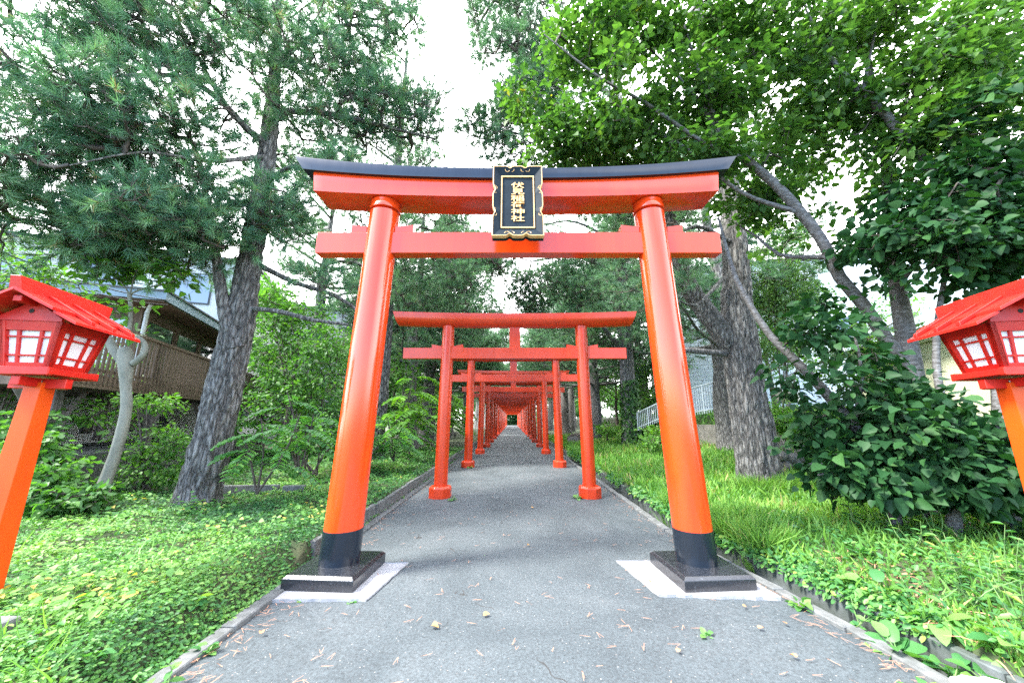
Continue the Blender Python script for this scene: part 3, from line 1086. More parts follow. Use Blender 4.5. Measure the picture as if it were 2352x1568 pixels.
def pine_from(name, label, trunk, limbs, blobs, rng, base, group=None, gate=.8, tufts=4, k=46, ln=.155, w=.0095, mat=None, wob=.12, keep=True, rad_=.34, gapfill=.0):
    t = thing(name, label, 'pine tree', base, 0, group)
    polys = [poly_px(trunk)] + [poly_px(l) for l in limbs]
    C = blobs_px([(*q[:6], int(q[6] * 1.4)) for q in blobs], rng, gate, SKYGAP if keep else None)
    x, y = pix(C)
    C = C[~in_poly(x, y, LOWGAP)]
    tv, tq, od = grow(polys, C, rng, rtip=.0055, rmax=.045)
    sv, sq = pine_crown(C, od, t, rng, tufts, k, ln, w, rad_, mat)
    tree_wood('trunk', polys, cat_vq((tv, tq), (sv, sq)), PINEBARK, t, (40, 12), wob, None, .032)
    return t


rng = np.random.default_rng(3)
pine_from('pine_tree', 'tall grey-barked pine with forked trunk beside the pinnate sapling and timber deck',
          [(452, 1175, 6.2, .47), (457, 1135, 6.2, .385), (480, 1040, 6.2, .345), (507, 930, 6.2, .33), (545, 760, 6.2, .30), (573, 610, 6.2, .235), (600, 450, 6.25, .205), (620, 300, 6.3, .18), (634, 130, 6.35, .12), (642, 0, 6.4, .09), (650, -200, 6.5, .06), (655, -420, 6.6, .03)],
          [[(540, 800, 6.12, .20), (520, 735, 6.02, .14), (508, 670, 5.95, .115), (498, 600, 5.9, .10), (480, 510, 5.8, .085), (468, 420, 5.7, .07), (445, 330, 5.5, .05)],
           [(600, 455, 6.2, .09), (520, 478, 5.9, .075), (430, 498, 5.6, .065), (300, 480, 5.3, .05), (150, 508, 5.0, .04), (20, 500, 4.8, .02)],
           [(622, 335, 6.25, .10), (571, 300, 6.0, .09), (513, 238, 5.6, .08), (461, 198, 5.3, .065), (414, 176, 5.1, .055), (311, 172, 4.8, .04), (180, 190, 4.5, .02)],
           [(515, 235, 5.65, .06), (480, 180, 5.5, .055), (458, 135, 5.4, .05), (432, 99, 5.2, .04), (400, 20, 5, .02)],
           [(626, 255, 6.3, .08), (760, 262, 6.8, .06), (880, 290, 7.2, .045), (1000, 320, 7.6, .02)],
           [(590, 606, 6.3, .07), (680, 650, 6.4, .055), (769, 678, 6.5, .045), (830, 720, 6.7, .03)],
           [(570, 708, 6.2, .055), (640, 715, 6.0, .05), (720, 735, 6.0, .04), (800, 745, 6.1, .025)],
           [(632, 150, 6.35, .06), (740, 70, 6.6, .045), (860, 60, 7.0, .03), (930, 90, 7.2, .015)],
           [(640, 40, 6.4, .05), (540, -30, 6.0, .04), (380, -80, 5.4, .03), (200, -100, 5.0, .02)],
           [(606, 420, 6.2, .06), (680, 380, 5.9, .04), (760, 400, 5.8, .02)],
           [(612, 360, 6.2, .06), (480, 370, 5.4, .045), (330, 350, 4.8, .03), (160, 380, 4.4, .015)]],
          [(60, 60, 4.6, 200, 120, 1.0, 150), (300, 40, 4.8, 190, 110, 1.0, 190), (470, 60, 5.3, 130, 110, 1.0, 130), (690, 70, 6.5, 150, 100, 1.2, 130), (860, 90, 7.2, 110, 110, 1.2, 140), (890, 30, 7.2, 80, 60, 1, 50), (900, 180, 7.6, 90, 50, 1, 60),
           (760, 230, 7.0, 140, 90, 1.2, 130), (900, 270, 7.5, 130, 70, 1.0, 120), (700, 330, 6.6, 110, 80, 1, 90), (540, 330, 6, 120, 70, 1, 50), (330, 250, 5, 130, 50, .9, 60), (150, 250, 4.7, 150, 60, .9, 85),
           (330, 330, 5, 150, 60, .9, 80), (60, 400, 4.6, 130, 70, .9, 80), (180, 470, 4.9, 170, 65, .9, 120), (360, 420, 5.2, 110, 60, .8, 80), (470, 520, 5.6, 80, 60, .7, 60), (330, 560, 5.6, 150, 55, .8, 120),
           (90, 540, 5, 120, 40, .8, 50), (640, 500, 6, 60, 50, .7, 35), (760, 420, 6, 60, 50, .6, 30), (700, 640, 6.2, 70, 35, .6, 20)],
          rng, tuple(at(457, 1140, 6.2)))
rng = np.random.default_rng(5)
pine_from('pine_tree', 'thick furrowed pine with a low side fork beside the heart-leaved tree',
          [(1757, 1150, 7.5, .60), (1750, 1112, 7.5, .49), (1738, 1040, 7.5, .43), (1715, 900, 7.5, .40), (1695, 760, 7.5, .385), (1690, 620, 7.5, .31), (1682, 500, 7.5, .27), (1665, 380, 7.5, .24), (1640, 250, 7.5, .2), (1615, 100, 7.5, .16), (1590, -80, 7.6, .12), (1570, -300, 7.7, .05)],
          [[(1685, 800, 7.5, .26), (1640, 740, 7.45, .235), (1590, 672, 7.4, .21), (1560, 600, 7.35, .18), (1530, 470, 7.2, .14), (1490, 340, 7.2, .10), (1430, 240, 7.3, .07), (1330, 180, 7.5, .05), (1200, 120, 8, .02)],
           [(1668, 812, 7.4, .075), (1600, 806, 7.2, .065), (1540, 800, 7.0, .06), (1500, 790, 7, .03)],
           [(1685, 560, 7.4, .06), (1600, 520, 7.2, .045), (1530, 560, 7.1, .03)],
           [(1500, 350, 7.2, .06), (1350, 330, 7.6, .045), (1230, 315, 8.0, .03), (1110, 290, 8.4, .015)],
           [(1440, 250, 7.3, .05), (1330, 90, 7.8, .035), (1150, 40, 8.2, .015)],
           [(1660, 640, 7.3, .05), (1600, 700, 7.0, .03), (1560, 690, 6.8, .02)]],
          [(1130, 30, 8.4, 80, 70, 1.0, 150), (1170, 150, 8.2, 90, 70, 1.0, 150), (1240, 60, 8, 90, 90, 1.0, 90), (1220, 250, 8, 90, 80, 1, 150), (1120, 300, 8.4, 75, 35, .6, 60), (1180, 350, 8.2, 80, 45, .8, 90),
           (1330, 330, 7.8, 110, 60, 1, 90), (1330, 160, 7.8, 110, 100, 1, 90), (1500, 520, 7.4, 120, 50, .8, 60), (1560, 640, 7.2, 60, 60, .7, 35), (1420, 440, 7.6, 100, 50, .8, 60)],
          rng, tuple(at(1750, 1112, 7.5)), gate=.9, mat=N_PINEF)
rng = np.random.default_rng(6)
pine_from('pine_tree', 'pine whose narrow trunk stands half behind the black-footed gate pillar',
          [(862, 1075, 12.4, .33), (866, 1000, 12.4, .26), (880, 850, 12.4, .23), (897, 600, 12.4, .19), (912, 400, 12.4, .15), (925, 250, 12.4, .1), (935, 120, 12.5, .05)],
          [[(893, 640, 12.4, .09), (800, 600, 12, .06), (720, 620, 11.5, .03)], [(900, 560, 12.4, .09), (1000, 580, 12, .06), (1080, 640, 11.6, .03)], [(908, 450, 12.4, .08), (980, 400, 12, .05), (1030, 390, 12, .02)], [(915, 380, 12.4, .07), (850, 330, 12.2, .03)], [(888, 720, 12.4, .06), (840, 735, 12, .04), (790, 720, 12, .02)]],
          [(900, 360, 12.4, 130, 60, 1.6, 130), (930, 180, 12.5, 60, 90, 1.2, 90), (940, 80, 12.5, 40, 60, 1, 40), (980, 400, 12.2, 80, 40, 1.4, 70), (800, 430, 12, 110, 60, 1.5, 110), (930, 500, 12, 150, 60, 1.6, 150), (760, 600, 11.8, 100, 60, 1.2, 90), (1000, 600, 11.8, 110, 50, 1.3, 120), (880, 680, 11.5, 90, 45, 1.0, 60), (1060, 650, 11.6, 60, 40, 1, 70), (1050, 610, 13, 70, 50, 1.2, 110), (1120, 612, 13.5, 60, 26, 1.0, 80), (1090, 735, 14, 40, 14, .8, 22), (1020, 690, 12.5, 70, 30, 1, 60), (820, 720, 12, 60, 25, .8, 25)],
          rng, tuple(at(862, 1070, 12.4)), gate=.7, mat=N_PINEF, ln=.15, w=.010, k=30, rad_=.3)
rng = np.random.default_rng(8)
pine_from('pine_tree', 'ivy-footed pine with crooked limbs on the bright grass past the big gate',
          [(1452, 1040, 17.1, .50), (1450, 1020, 17.1, .42), (1446, 930, 17.1, .38), (1438, 820, 17.1, .34), (1430, 700, 17.1, .30), (1424, 560, 17.1, .25), (1415, 420, 17.1, .18), (1405, 300, 17.1, .1), (1400, 200, 17.1, .05)],
          [[(1438, 810, 17.1, .13), (1400, 770, 16.6, .11), (1372, 735, 16.2, .08), (1330, 720, 16, .04)], [(1436, 790, 17.1, .12), (1475, 770, 16.8, .09), (1530, 780, 16.4, .05)], [(1430, 700, 17.1, .12), (1340, 660, 16.4, .08), (1250, 660, 16, .04)],
           [(1428, 640, 17.1, .12), (1330, 590, 16.4, .08), (1220, 600, 16, .04)], [(1424, 560, 17.1, .1), (1320, 510, 16.5, .06), (1230, 520, 16, .03)], [(1426, 600, 17.1, .1), (1500, 580, 17, .05)]],
          [(1260, 650, 16, 75, 45, 1.5, 130), (1350, 670, 16, 80, 45, 1.4, 110), (1210, 620, 16.5, 45, 45, 1.4, 80), (1300, 590, 16, 90, 40, 1.4, 120), (1250, 530, 16, 80, 45, 1.4, 110), (1390, 590, 16.6, 70, 60, 1.4, 90), (1480, 600, 17, 70, 60, 1.4, 70), (1420, 480, 17, 100, 60, 1.5, 110), (1290, 740, 16, 50, 18, 1, 30), (1230, 710, 17, 40, 25, 1, 50), (1195, 660, 17, 32, 60, 1.2, 90), (1150, 605, 16.5, 60, 26, 1.0, 70)],
          rng, tuple(at(1450, 1022, 17.1)), gate=.6, mat=N_PINEF, ln=.17, w=.014, k=30, rad_=.38)
index_children(bpy.data.objects['pine_tree'])

# ------------------------------------------------------------------ pines and broadleaf trees further along (shared meshes)
def generic_pine(seed, H=13.5):
    rng = np.random.default_rng(seed)
    t = thing('pine_tree', 'x', 'pine tree', (0, 0, 0), 0, 'pines lining the path')
    tr = []
    ox, oy = 0, 0
    for z in np.linspace(-.3, H, 14):
        ox += rng.normal() * .06; oy += rng.normal() * .06
        tr.append((ox, oy, z, max(.04, .40 * (1 - z / (H * 1.05)) ** .8) + (.12 if z < 0 else 0)))
    trunk = smooth_poly(tr, .4)
    limbs = [trunk]
    C = []
    h = 3.4
    while h < H - .4:
        az = rng.random() * 2 * math.pi
        L = (1.0 + 3.0 * (1 - ((h - 5) / (H - 4)) ** 2 if h > 5 else 3.0)) * (.7 + .5 * rng.random())
        L = min(L, 4.3)
        i = int(np.argmin(abs(trunk[:, 2] - h)))
        p = trunk[i, :3]
        d = np.array([math.cos(az), math.sin(az), 0])
        rise = -.1 + .35 * (h / H)
        pts = [(*(p + d * L * s + np.array([0, 0, L * (rise * s + .22 * s * s)]) + rng.normal(size=3) * .08 * s), (.085 * (1 - s) + .015) * (1.1 - h / H * .5)) for s in (0, .25, .5, .75, 1)]
        pl = smooth_poly(pts, .35)
        limbs.append(pl)
        n = int(14 + 10 * L)
        s = .3 + .75 * rng.random(n) ** .8
        base = np.array([p + d * L * a + np.array([0, 0, L * (rise * a + .22 * a * a)]) for a in s])
        side = np.array([-d[1], d[0], 0])
        base = base + side[None] * (rng.normal(size=(n, 1)) * .42 * L * .5) + np.array([0, 0, 1.]) * (rng.normal(size=(n, 1)) * .16 + .12)
        C.append(base)
        h += .26 + .25 * rng.random()
    C = np.concatenate(C)
    tv, tq, od = grow(limbs, C, rng, .4, rtip=.005)
    sv, sq = pine_crown(C, od, t, rng, 6, 30, .20, .014, .36, N_PINEF)
    tree_wood('trunk', limbs, cat_vq((tv, tq), (sv, sq)), PINEBARK, t, (20, 6), .1)
    index_children(t)
    return t


def put(proto, first, x, y, rz, sc, label, z=None):
    o = proto if first else copy_tree(proto)
    o.location = (x, y, float(gz(x, y)) if z is None else z)
    o.rotation_euler = (0, 0, rz)
    o.scale = (sc, sc, sc)
    o['label'] = label
    return o


PA, PB = generic_pine(21), generic_pine(22, 12)
used = {PA.name: True, PB.name: True}
for pr, x, y, rz, sc, lab in (
        (PA, 8.6, 19.5, .4, 1.0, 'pine on the raised ground behind the stair railing'),
        (PB, -5.1, 21.7, 2.0, 1.05, 'bare-trunked pine rising among the yellow-green pinnate shrubs'),
        (PB, 5.6, 27, 4.0, 1.05, 'slim pine with ivy trunk beside the cut log'),
        (PA, -5.3, 32, 1.2, 1.0, 'pine with trunk showing between gate pillars beside the shrubby bank'),
        (PA, 6.0, 38, 3.0, 1.0, 'dark pine beyond the cut log on the grassy side of the path'),
        (PB, -5.2, 44, 5.0, 1.1, 'pine deep in the row on the shrubby side, behind the sixth red gate'),
        (PB, 5.4, 52, 0.5, 1.1, 'pine deep in the row on the grassy side, behind the eighth red gate'),
        (PA, -5.4, 58, 2.6, 1.05, 'distant pine on the shrubby side near the narrowing of the gates'),
        (PA, 5.8, 68, 5.6, 1.1, 'distant pine on the grassy side near the narrowing of the gates'),
        (PB, -5.6, 76, .9, 1.1, 'last visible pine on the shrubby side of the path'),
        (PB, 7.6, 12.8, 5.2, .95, 'dark pine behind the galvanised railing on the raised bank'),
        (PA, -9.6, 17, 4.4, 1.0, 'pine behind the shrubs between timber deck and grey building'),
        (PB, 11.0, 31, 1.8, 1.1, 'pine in front of the white tiled building'),
        (PA, -11.5, 30, 3.6, 1.0, 'pine far behind the grey building'),
        (PA, -4.6, 16.6, 5.9, .9, 'pine close to the kerb just past the second red gate, shrubby side'),
        (PB, 4.9, 22.3, 1.0, .95, 'pine between the ivy-footed pine and the cut log'),
        (PA, -4.7, 26.8, 2.9, .95, 'pine leaning near the kerb by the fourth red gate, shrubby side'),
        (PA, 4.8, 32.5, .2, 1.0, 'pine close to the path by the seventh red gate, grassy side'),
        (PB, -4.6, 38, 4.1, 1.0, 'pine close to the path by the eighth red gate, shrubby side'),
        (PA, 4.7, 45, 2.2, 1.0, 'pine close to the path by the tenth red gate, grassy side'),
        (PB, -4.6, 52, 1.6, 1.05, 'pine close to the path by the twelfth red gate, shrubby side'),
        (PB, 4.6, 61, 3.3, 1.05, 'pine close to the path by the fourteenth red gate, grassy side'),
        (PA, -3.7, 57, 2.4, 1.3, 'tall pine overhanging the gates two thirds along the row, shrubby side'),
        (PB, 3.8, 65, 5.1, 1.35, 'tall pine overhanging the gates two thirds along the row, grassy side'),
        (PA, -3.4, 82, 1.9, 1.5, 'tall pine overhanging the last gates, shrubby side'),
        (PB, 3.5, 86, .9, 1.5, 'tall pine overhanging the last gates, grassy side'),
        (PA, -4.6, 68, .7, 1.05, 'pine close to the path by the sixteenth red gate, shrubby side')):
    put(pr, used.pop(pr.name, False), x, y, rz, sc, lab)


def leafy(name, label, cat, base, limbs, C, mat, size, tmpl, m, rad_, rng, group=None, droop=.3, flat=.45, wood=DBARK, rtip=.0035, up=.8, twig=TWIG, sides=(24, 10), step=.28, sag=.05, wob=.08):
    t = thing(name, label, cat, base, 0, group)
    tv, tq, od = grow(limbs, C, rng, step, sag, rtip)
    lf = Leafs()
    lf.add(spray(C, od, m, rad_, size, tmpl, rng, droop, flat, up))
    lf.build('crown', mat, t)
    tree_wood('trunk', limbs, (tv, tq), wood, t, sides, wob, twig)
    index_children(t)
    return t


def generic_broad(seed, H=6.5, rr=2.2, mat=L_SHRUB, name='broadleaf_tree', group='leafy trees among the pines', size=.13, n=420, m=18):
    rng = np.random.default_rng(seed)
    tr = [(0, 0, -.3, .13), (0.05, .03, H * .25, .10), (.1, -.05, H * .55, .07), (0, 0, H * .9, .02)]
    limbs = [smooth_poly(tr, .3)]
    for i in range(7):
        az = rng.random() * 6.28; h = H * (.2 + .09 * i)
        limbs.append(smooth_poly([(0.05, 0, h, .045), (math.cos(az) * rr * .4, math.sin(az) * rr * .4, h + .5, .03), (math.cos(az) * rr * .8, math.sin(az) * rr * .8, h + .9, .012)], .3))
    C = np.concatenate([blob((rng.normal() * rr * .4, rng.normal() * rr * .4, H * q), (rr * s, rr * s, H * .17), n // 4, rng, .7, .2) for q, s in ((.34, .8), (.52, .9), (.70, .8), (.88, .5))])
    C = C[C[:, 2] > .3]
    return leafy(name, 'x', 'tree', (0, 0, 0), limbs, C, mat, size, DIAMOND, m, .42, rng, group, sides=(10, 6), step=.5, rtip=.005)


BA, BB, BC = generic_broad(31), generic_broad(32, 5.5, 1.9, L_DSHR), generic_broad(33, 7.5, 2.4, L_DSHR, n=520)
used = {BA.name: True, BB.name: True, BC.name: True}
for pr, x, y, rz, sc, lab in (
        (BC, -7.6, 12.5, 1.0, .78, 'dense green tree filling the gap between the forked pine and the gate pillar'),
        (BB, -6.2, 14.5, 2.0, .8, 'low dark leafy tree behind the vermilion gate pillar near the shaded bed'),
        (BA, -7.4, 18.5, 3.0, .8, 'light green tree behind the yellow-green pinnate shrubs'),
        (BA, -6.6, 25, 4.0, .75, 'light green tree by the bare-trunked pine'),
        (BB, -6.4, 30, .5, .9, 'dark leafy tree seen between the third and fourth red gates'),
        (BC, -6.9, 38, 2.5, .9, 'tall dark leafy tree behind the fifth red gate'),
        (BA, -6.4, 48, 1.5, 1, 'light green tree deep beside the row of gates, shrubby side'),
        (BC, -7.0, 62, 5.5, 1, 'dark tree near the far end of the shrubby side'),
        (BA, 8.2, 22, 2.2, .8, 'yellow-green tree in front of the pale wall behind the railing'),
        (BB, 8.2, 29, 1.1, 1, 'dark leafy tree in the shade behind the cut log'),
        (BC, 8.2, 36, 3.3, 1, 'tall dark leafy tree behind the ivy-clad pines'),
        (BB, 7.8, 46, 4.4, 1.1, 'dark tree deep on the grassy side'),
        (BC, 8.0, 60, .3, 1.1, 'dark tree near the far end of the grassy side'),
        (BC, 12.5, 17.5, 2.9, .95, 'leafy tree between the white tiled building and cream house'),
        (BA, -9.3, 13.8, 5.1, .7, 'light green shrubby tree below the end of the timber deck'),
        (BC, -8.6, 27, 3.9, 1.1, 'tall leafy tree behind the bare-trunked pine'),
        (BB, -3.6, 103, .8, 1, 'dark tree closing the end of the tunnel of gates'), (BC, 3.0, 104, 2.8, .9, 'dark tree beyond the last red gate on the grassy side'), (BB, .2, 106, 2, 1.1, 'dark tree straight beyond the last red gate'),
        (BA, 9.6, 9.6, .8, .55, 'small bright tree beside the striped roof of the cream house')):
    put(pr, used.pop(pr.name, False), x, y, rz, sc, lab)

rng = np.random.default_rng(44)
C = blob((0, 0, 2.0), (3.2, 1.2, 2.6), 420, rng, None, .1); C = C[C[:, 2] > .1]
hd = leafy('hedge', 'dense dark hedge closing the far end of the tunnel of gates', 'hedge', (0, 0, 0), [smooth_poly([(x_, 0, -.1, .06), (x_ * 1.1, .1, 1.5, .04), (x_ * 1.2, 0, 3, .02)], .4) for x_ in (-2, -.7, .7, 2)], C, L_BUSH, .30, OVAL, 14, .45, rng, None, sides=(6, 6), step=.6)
hd.location = (TX, 98.5, 0)

# far wood closing the view
rng = np.random.default_rng(41)
C = np.concatenate([blob((rng.uniform(-45, 45), rng.uniform(104, 122), rng.uniform(.5, 11)), (4, 3, 2.5), 60, rng) for _ in range(120)])
lf = Leafs(); lf.add(spray(C, np.zeros_like(C), 7, 1.0, .75, DIAMOND, rng))
tag(lf.build('distant_woods', L_DSHR, None), kind='stuff')

# ------------------------------------------------------------------ canopy tree and heart-leaved tree beside the gate
rng = np.random.default_rng(51)
trunkA = [(2120, 1230, 5.0, .22), (2118, 1100, 5.0, .19), (2110, 960, 5.0, .18), (2096, 860, 5.0, .175), (2068, 700, 5.0, .15), (2050, 590, 5.0, .12), (2040, 450, 5.0, .10), (2025, 300, 5.0, .08), (1990, 120, 5.0, .06), (1960, -60, 5, .03)]
limbs_c = [trunkA,
           [(2092, 850, 5.0, .13), (2039, 784, 5.0, .12), (1980, 696, 4.95, .11), (1929, 637, 4.9, .105), (1900, 575, 4.9, .10), (1863, 517, 4.9, .095), (1782, 425, 4.9, .085), (1713, 366, 4.9, .07), (1658, 315, 4.9, .06), (1621, 256, 4.9, .05), (1570, 190, 4.9, .03), (1500, 120, 4.9, .015)],
           [(2178, 428, 4.6, .11), (2090, 337, 4.6, .10), (2035, 264, 4.6, .09), (1980, 216, 4.6, .075), (1918, 150, 4.6, .06), (1889, 100, 4.6, .04), (1850, 20, 4.6, .02)],
           [(2290, 620, 4.5, .15), (2240, 520, 4.55, .13), (2178, 428, 4.6, .115)],
           [(2320, 1240, 4.4, .19), (2310, 1000, 4.4, .17), (2300, 780, 4.45, .16), (2290, 620, 4.5, .15)],
           [(1980, 216, 4.6, .05), (2000, 120, 4.6, .03), (2030, -20, 4.6, .015)],
           [(1840, 490, 4.9, .05), (1700, 440, 5.0, .035), (1560, 330, 5.0, .028), (1440, 290, 5.1, .022), (1330, 260, 5.2, .015), (1230, 210, 5.2, .008)],
           [(1713, 366, 4.9, .045), (1620, 330, 4.7, .035), (1480, 235, 4.6, .028), (1380, 180, 4.6, .02), (1250, 80, 4.6, .01)],
           [(1658, 315, 4.9, .04), (1600, 150, 4.7, .03), (1560, 20, 4.6, .015)],
           [(1900, 590, 4.9, .05), (1850, 590, 5.2, .045), (1790, 585, 5.5, .035), (1740, 545, 5.6, .025), (1700, 520, 5.7, .015)],
           [(2060, 660, 5, .06), (2140, 560, 4.8, .045), (2230, 480, 4.6, .03), (2330, 440, 4.4, .015)],
           [(2030, 330, 5.0, .05), (2120, 200, 4.8, .04), (2220, 80, 4.6, .02)]]
limbs_c = [poly_px(l) for l in limbs_c]
C = blobs_px([(1260, 110, 5.0, 85, 70, .5, 60), (1240, 220, 5.2, 70, 60, .5, 50), (1300, 330, 5.2, 90, 55, .6, 70), (1400, 60, 4.7, 110, 80, .7, 85), (1420, 200, 4.8, 110, 80, .7, 85), (1440, 330, 5.2, 100, 60, .7, 80),
               (1570, 60, 4.7, 120, 80, .8, 95), (1580, 230, 4.9, 120, 80, .8, 85), (1600, 370, 5.0, 110, 50, .7, 65), (1740, 60, 4.7, 120, 80, .8, 100), (1750, 220, 4.9, 110, 80, .8, 80), (1760, 350, 5.2, 120, 55, .8, 60),
               (1900, 50, 4.6, 120, 80, .8, 100), (1920, 200, 4.8, 110, 80, .8, 75), (1880, 330, 5.2, 110, 60, .8, 60), (2080, 60, 4.5, 130, 80, .8, 105), (2100, 200, 4.5, 120, 80, .8, 90), (2250, 80, 4.3, 130, 100, .8, 110),
               (2260, 270, 4.3, 120, 90, .8, 100), (2050, 390, 4.8, 90, 60, .6, 45), (1720, 480, 5.6, 80, 40, .5, 40), (1840, 470, 5.4, 90, 45, .6, 45), (1780, 560, 5.8, 70, 40, .5, 25)], rng, 1.1, SKYGAP, .15)
leafy('broadleaf_tree', 'big leaning tree with bright green canopy overhanging the vermilion gate', 'tree', tuple(at(2120, 1215, 5.0)), limbs_c, C, L_KATS, .082, HEART, 24, .28, rng, None, .35, .5, SILVER, rtip=.0026, wob=.06)

rng = np.random.default_rng(52)
limbs_b = [[(2190, 1225, 4.35, .11), (2192, 1160, 4.35, .085), (2186, 1100, 4.35, .085), (2175, 980, 4.4, .07), (2150, 820, 4.5, .055), (2170, 640, 4.4, .04), (2230, 480, 4.2, .02)],
           [(2060, 1215, 4.7, .09), (2030, 1060, 4.7, .08), (1976, 996, 4.7, .09), (1925, 935, 4.75, .085), (1870, 872, 4.8, .08), (1819, 820, 4.9, .07), (1768, 769, 5.0, .06), (1724, 703, 5.1, .05), (1690, 640, 5.2, .045), (1669, 572, 5.3, .035), (1650, 500, 5.4, .02)],
           [(2190, 1100, 4.35, .05), (2280, 1000, 4.2, .04), (2340, 900, 4.1, .02)],
           [(2030, 1070, 4.7, .04), (1960, 1080, 4.5, .03), (1880, 1090, 4.4, .015)],
           [(1960, 980, 4.7, .04), (1980, 860, 4.6, .03), (1960, 760, 4.6, .015)],
           [(2310, 560, 4.3, .05), (2250, 460, 4.1, .03), (2200, 420, 3.9, .015)]]
limbs_b = [poly_px(l) for l in limbs_b]
C = blobs_px([(1850, 780, 4.8, 60, 50, .4, 22), (1900, 880, 4.7, 90, 60, .5, 42), (1960, 800, 4.6, 90, 60, .5, 42), (2020, 920, 4.5, 100, 70, .5, 55), (1930, 1000, 4.6, 80, 70, .5, 42), (2040, 1040, 4.4, 110, 80, .5, 62), (2150, 960, 4.3, 110, 80, .5, 60),
               (2140, 1080, 4.2, 110, 80, .5, 62), (2260, 1010, 4.2, 100, 100, .5, 62), (2300, 1120, 4.1, 90, 60, .5, 40), (1980, 1110, 4.5, 80, 50, .4, 30), (2060, 1150, 4.4, 80, 35, .4, 26), (2200, 560, 4.2, 130, 60, .5, 60), (2290, 450, 4.1, 110, 70, .5, 62),
               (2160, 470, 4.4, 90, 55, .5, 42), (2060, 560, 4.6, 90, 50, .5, 34), (2120, 650, 4.5, 70, 30, .4, 16), (2300, 580, 4.0, 90, 40, .4, 34), (2310, 300, 4.0, 90, 90, .5, 44), (1880, 700, 4.9, 30, 25, .3, 5)], rng, 1.3, None, .1)
x, y = pix(C)
C = C[~(in_poly(x, y, [(1950, 680), (2200, 630), (2200, 860), (2090, 870), (1985, 790)]) | in_poly(x, y, [(1690, 690), (1750, 690), (1998, 985), (1955, 1015)]))]
C = C[~in_poly(*pix(C), [(1700, 1130), (2130, 1130), (2260, 1150), (2352, 1170), (2352, 1400), (1700, 1400)])]
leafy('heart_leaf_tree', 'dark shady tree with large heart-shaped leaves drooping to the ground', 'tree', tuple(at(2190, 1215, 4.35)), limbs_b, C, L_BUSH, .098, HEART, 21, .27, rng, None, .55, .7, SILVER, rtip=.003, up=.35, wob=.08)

# ------------------------------------------------------------------ pale pollarded tree
rng = np.random.default_rng(61)
YP = 5.6
pts = [[(228, 1150, YP, .15), (240, 1110, YP, .115), (262, 1050, YP, .10), (281, 985, YP, .098), (291, 930, YP, .095), (289, 880, YP, .095), (290, 845, YP, .13), (288, 815, YP, .14), (285, 800, YP, .10)],
       [(280, 830, YP, .09), (262, 805, YP, .09), (252, 785, YP, .085), (248, 770, YP, .06)],
       [(305, 835, YP, .075), (322, 822, YP, .065), (333, 805, YP, .06), (330, 786, YP, .055), (312, 773, YP, .055), (295, 768, YP, .05), (298, 750, YP, .04), (301, 710, YP, .04), (297, 672, YP, .045)],
       [(297, 676, YP, .022), (330, 662, YP, .018), (370, 654, YP, .014), (420, 640, YP, .007)],
       [(297, 676, YP, .02), (280, 650, YP, .014), (250, 630, YP, .007)],
       [(300, 672, YP, .018), (310, 630, YP, .012), (330, 590, YP, .006)]]
C = blobs_px([(330, 610, YP, 60, 45, .35, 26), (250, 610, YP, 55, 40, .35, 22), (400, 640, YP, 45, 25, .3, 14), (290, 560, YP, 50, 30, .3, 12), (290, 715, YP, 30, 25, .2, 5), (240, 690, YP, 20, 12, .2, 3), (325, 770, YP, 20, 20, .2, 2)], rng, None, None, .1)
leafy('pollarded_tree', 'pale grey crooked tree with a knobbly cut-back head and thin leafy shoots', 'tree', tuple(at(238, 1132, YP)), [poly_px(p) for p in pts], C, L_SHRUB, .095, HEART, 8, .2, rng, None, .3, .5, PALEBARK, wob=.1)

# ------------------------------------------------------------------ shrubs with simple leaves
def shrub(name, label, blobs, base, mat, size, tmpl, m, rng, cat='shrub', group=None, rad_=.2, droop=.3, flat=.5, up=.7):
    C = blobs_px(blobs, rng, None, None, .1)
    b_ = at(*base)
    limbs = []
    for i in range(5):
        c = C[rng.integers(len(C))]
        limbs.append(smooth_poly([(b_.x + rng.normal() * .05, b_.y + rng.normal() * .05, b_.z - .1, .022), (*(np.array(b_) * .5 + c * .5 + np.array([0, 0, .1])), .014), (*c, .006)], .2))
    return leafy(name, label, cat, tuple(b_), limbs, C, mat, size, tmpl, m, rad_, rng, group, droop, flat, DBARK, up=up, sides=(8, 6))


rng = np.random.default_rng(71)
shrub('maple_shrub', 'dark fine-leaved maple shrub beside the pale crooked trunk', [(360, 925, 6.9, 70, 18, .5, 26), (235, 955, 6.9, 60, 20, .5, 18), (350, 1010, 6.8, 70, 35, .5, 34), (330, 1080, 6.7, 70, 35, .5, 30), (415, 1040, 6.9, 40, 50, .4, 20)], (330, 1130, 6.8), L_SHRUB, .075, OVAL, 18, rng, rad_=.22)
shrub('vine_bush', 'leafy vine mound at the foot of the lantern by the house wall', [(90, 1060, 5.6, 50, 50, .4, 60), (120, 1110, 5.4, 60, 35, .4, 60), (60, 990, 5.8, 40, 35, .4, 30), (150, 1140, 5.2, 60, 20, .4, 40)], (100, 1150, 5.4), L_DSHR, .075, HEART, 14, rng, rad_=.2)
shrub('leafy_shrub', 'fresh green shrub under the concrete wall behind the lantern', [(250, 870, 8.0, 45, 50, .4, 40), (215, 800, 8.2, 30, 40, .4, 15)], (230, 1000, 8), L_SHRUB, .08, OVAL, 14, rng)
shrub('leafy_shrub', 'mid green shrub with fine leaves just right of the forked pine trunk', [(620, 800, 8.6, 60, 80, .6, 75), (680, 720, 8.8, 70, 60, .6, 75), (740, 820, 8.6, 60, 90, .6, 85), (660, 900, 8.4, 80, 50, .6, 70), (780, 930, 8.6, 40, 60, .5, 45), (620, 690, 9, 50, 50, .5, 45)], (690, 1070, 8.4), L_DSHR, .085, OVAL, 17, rng, rad_=.26)
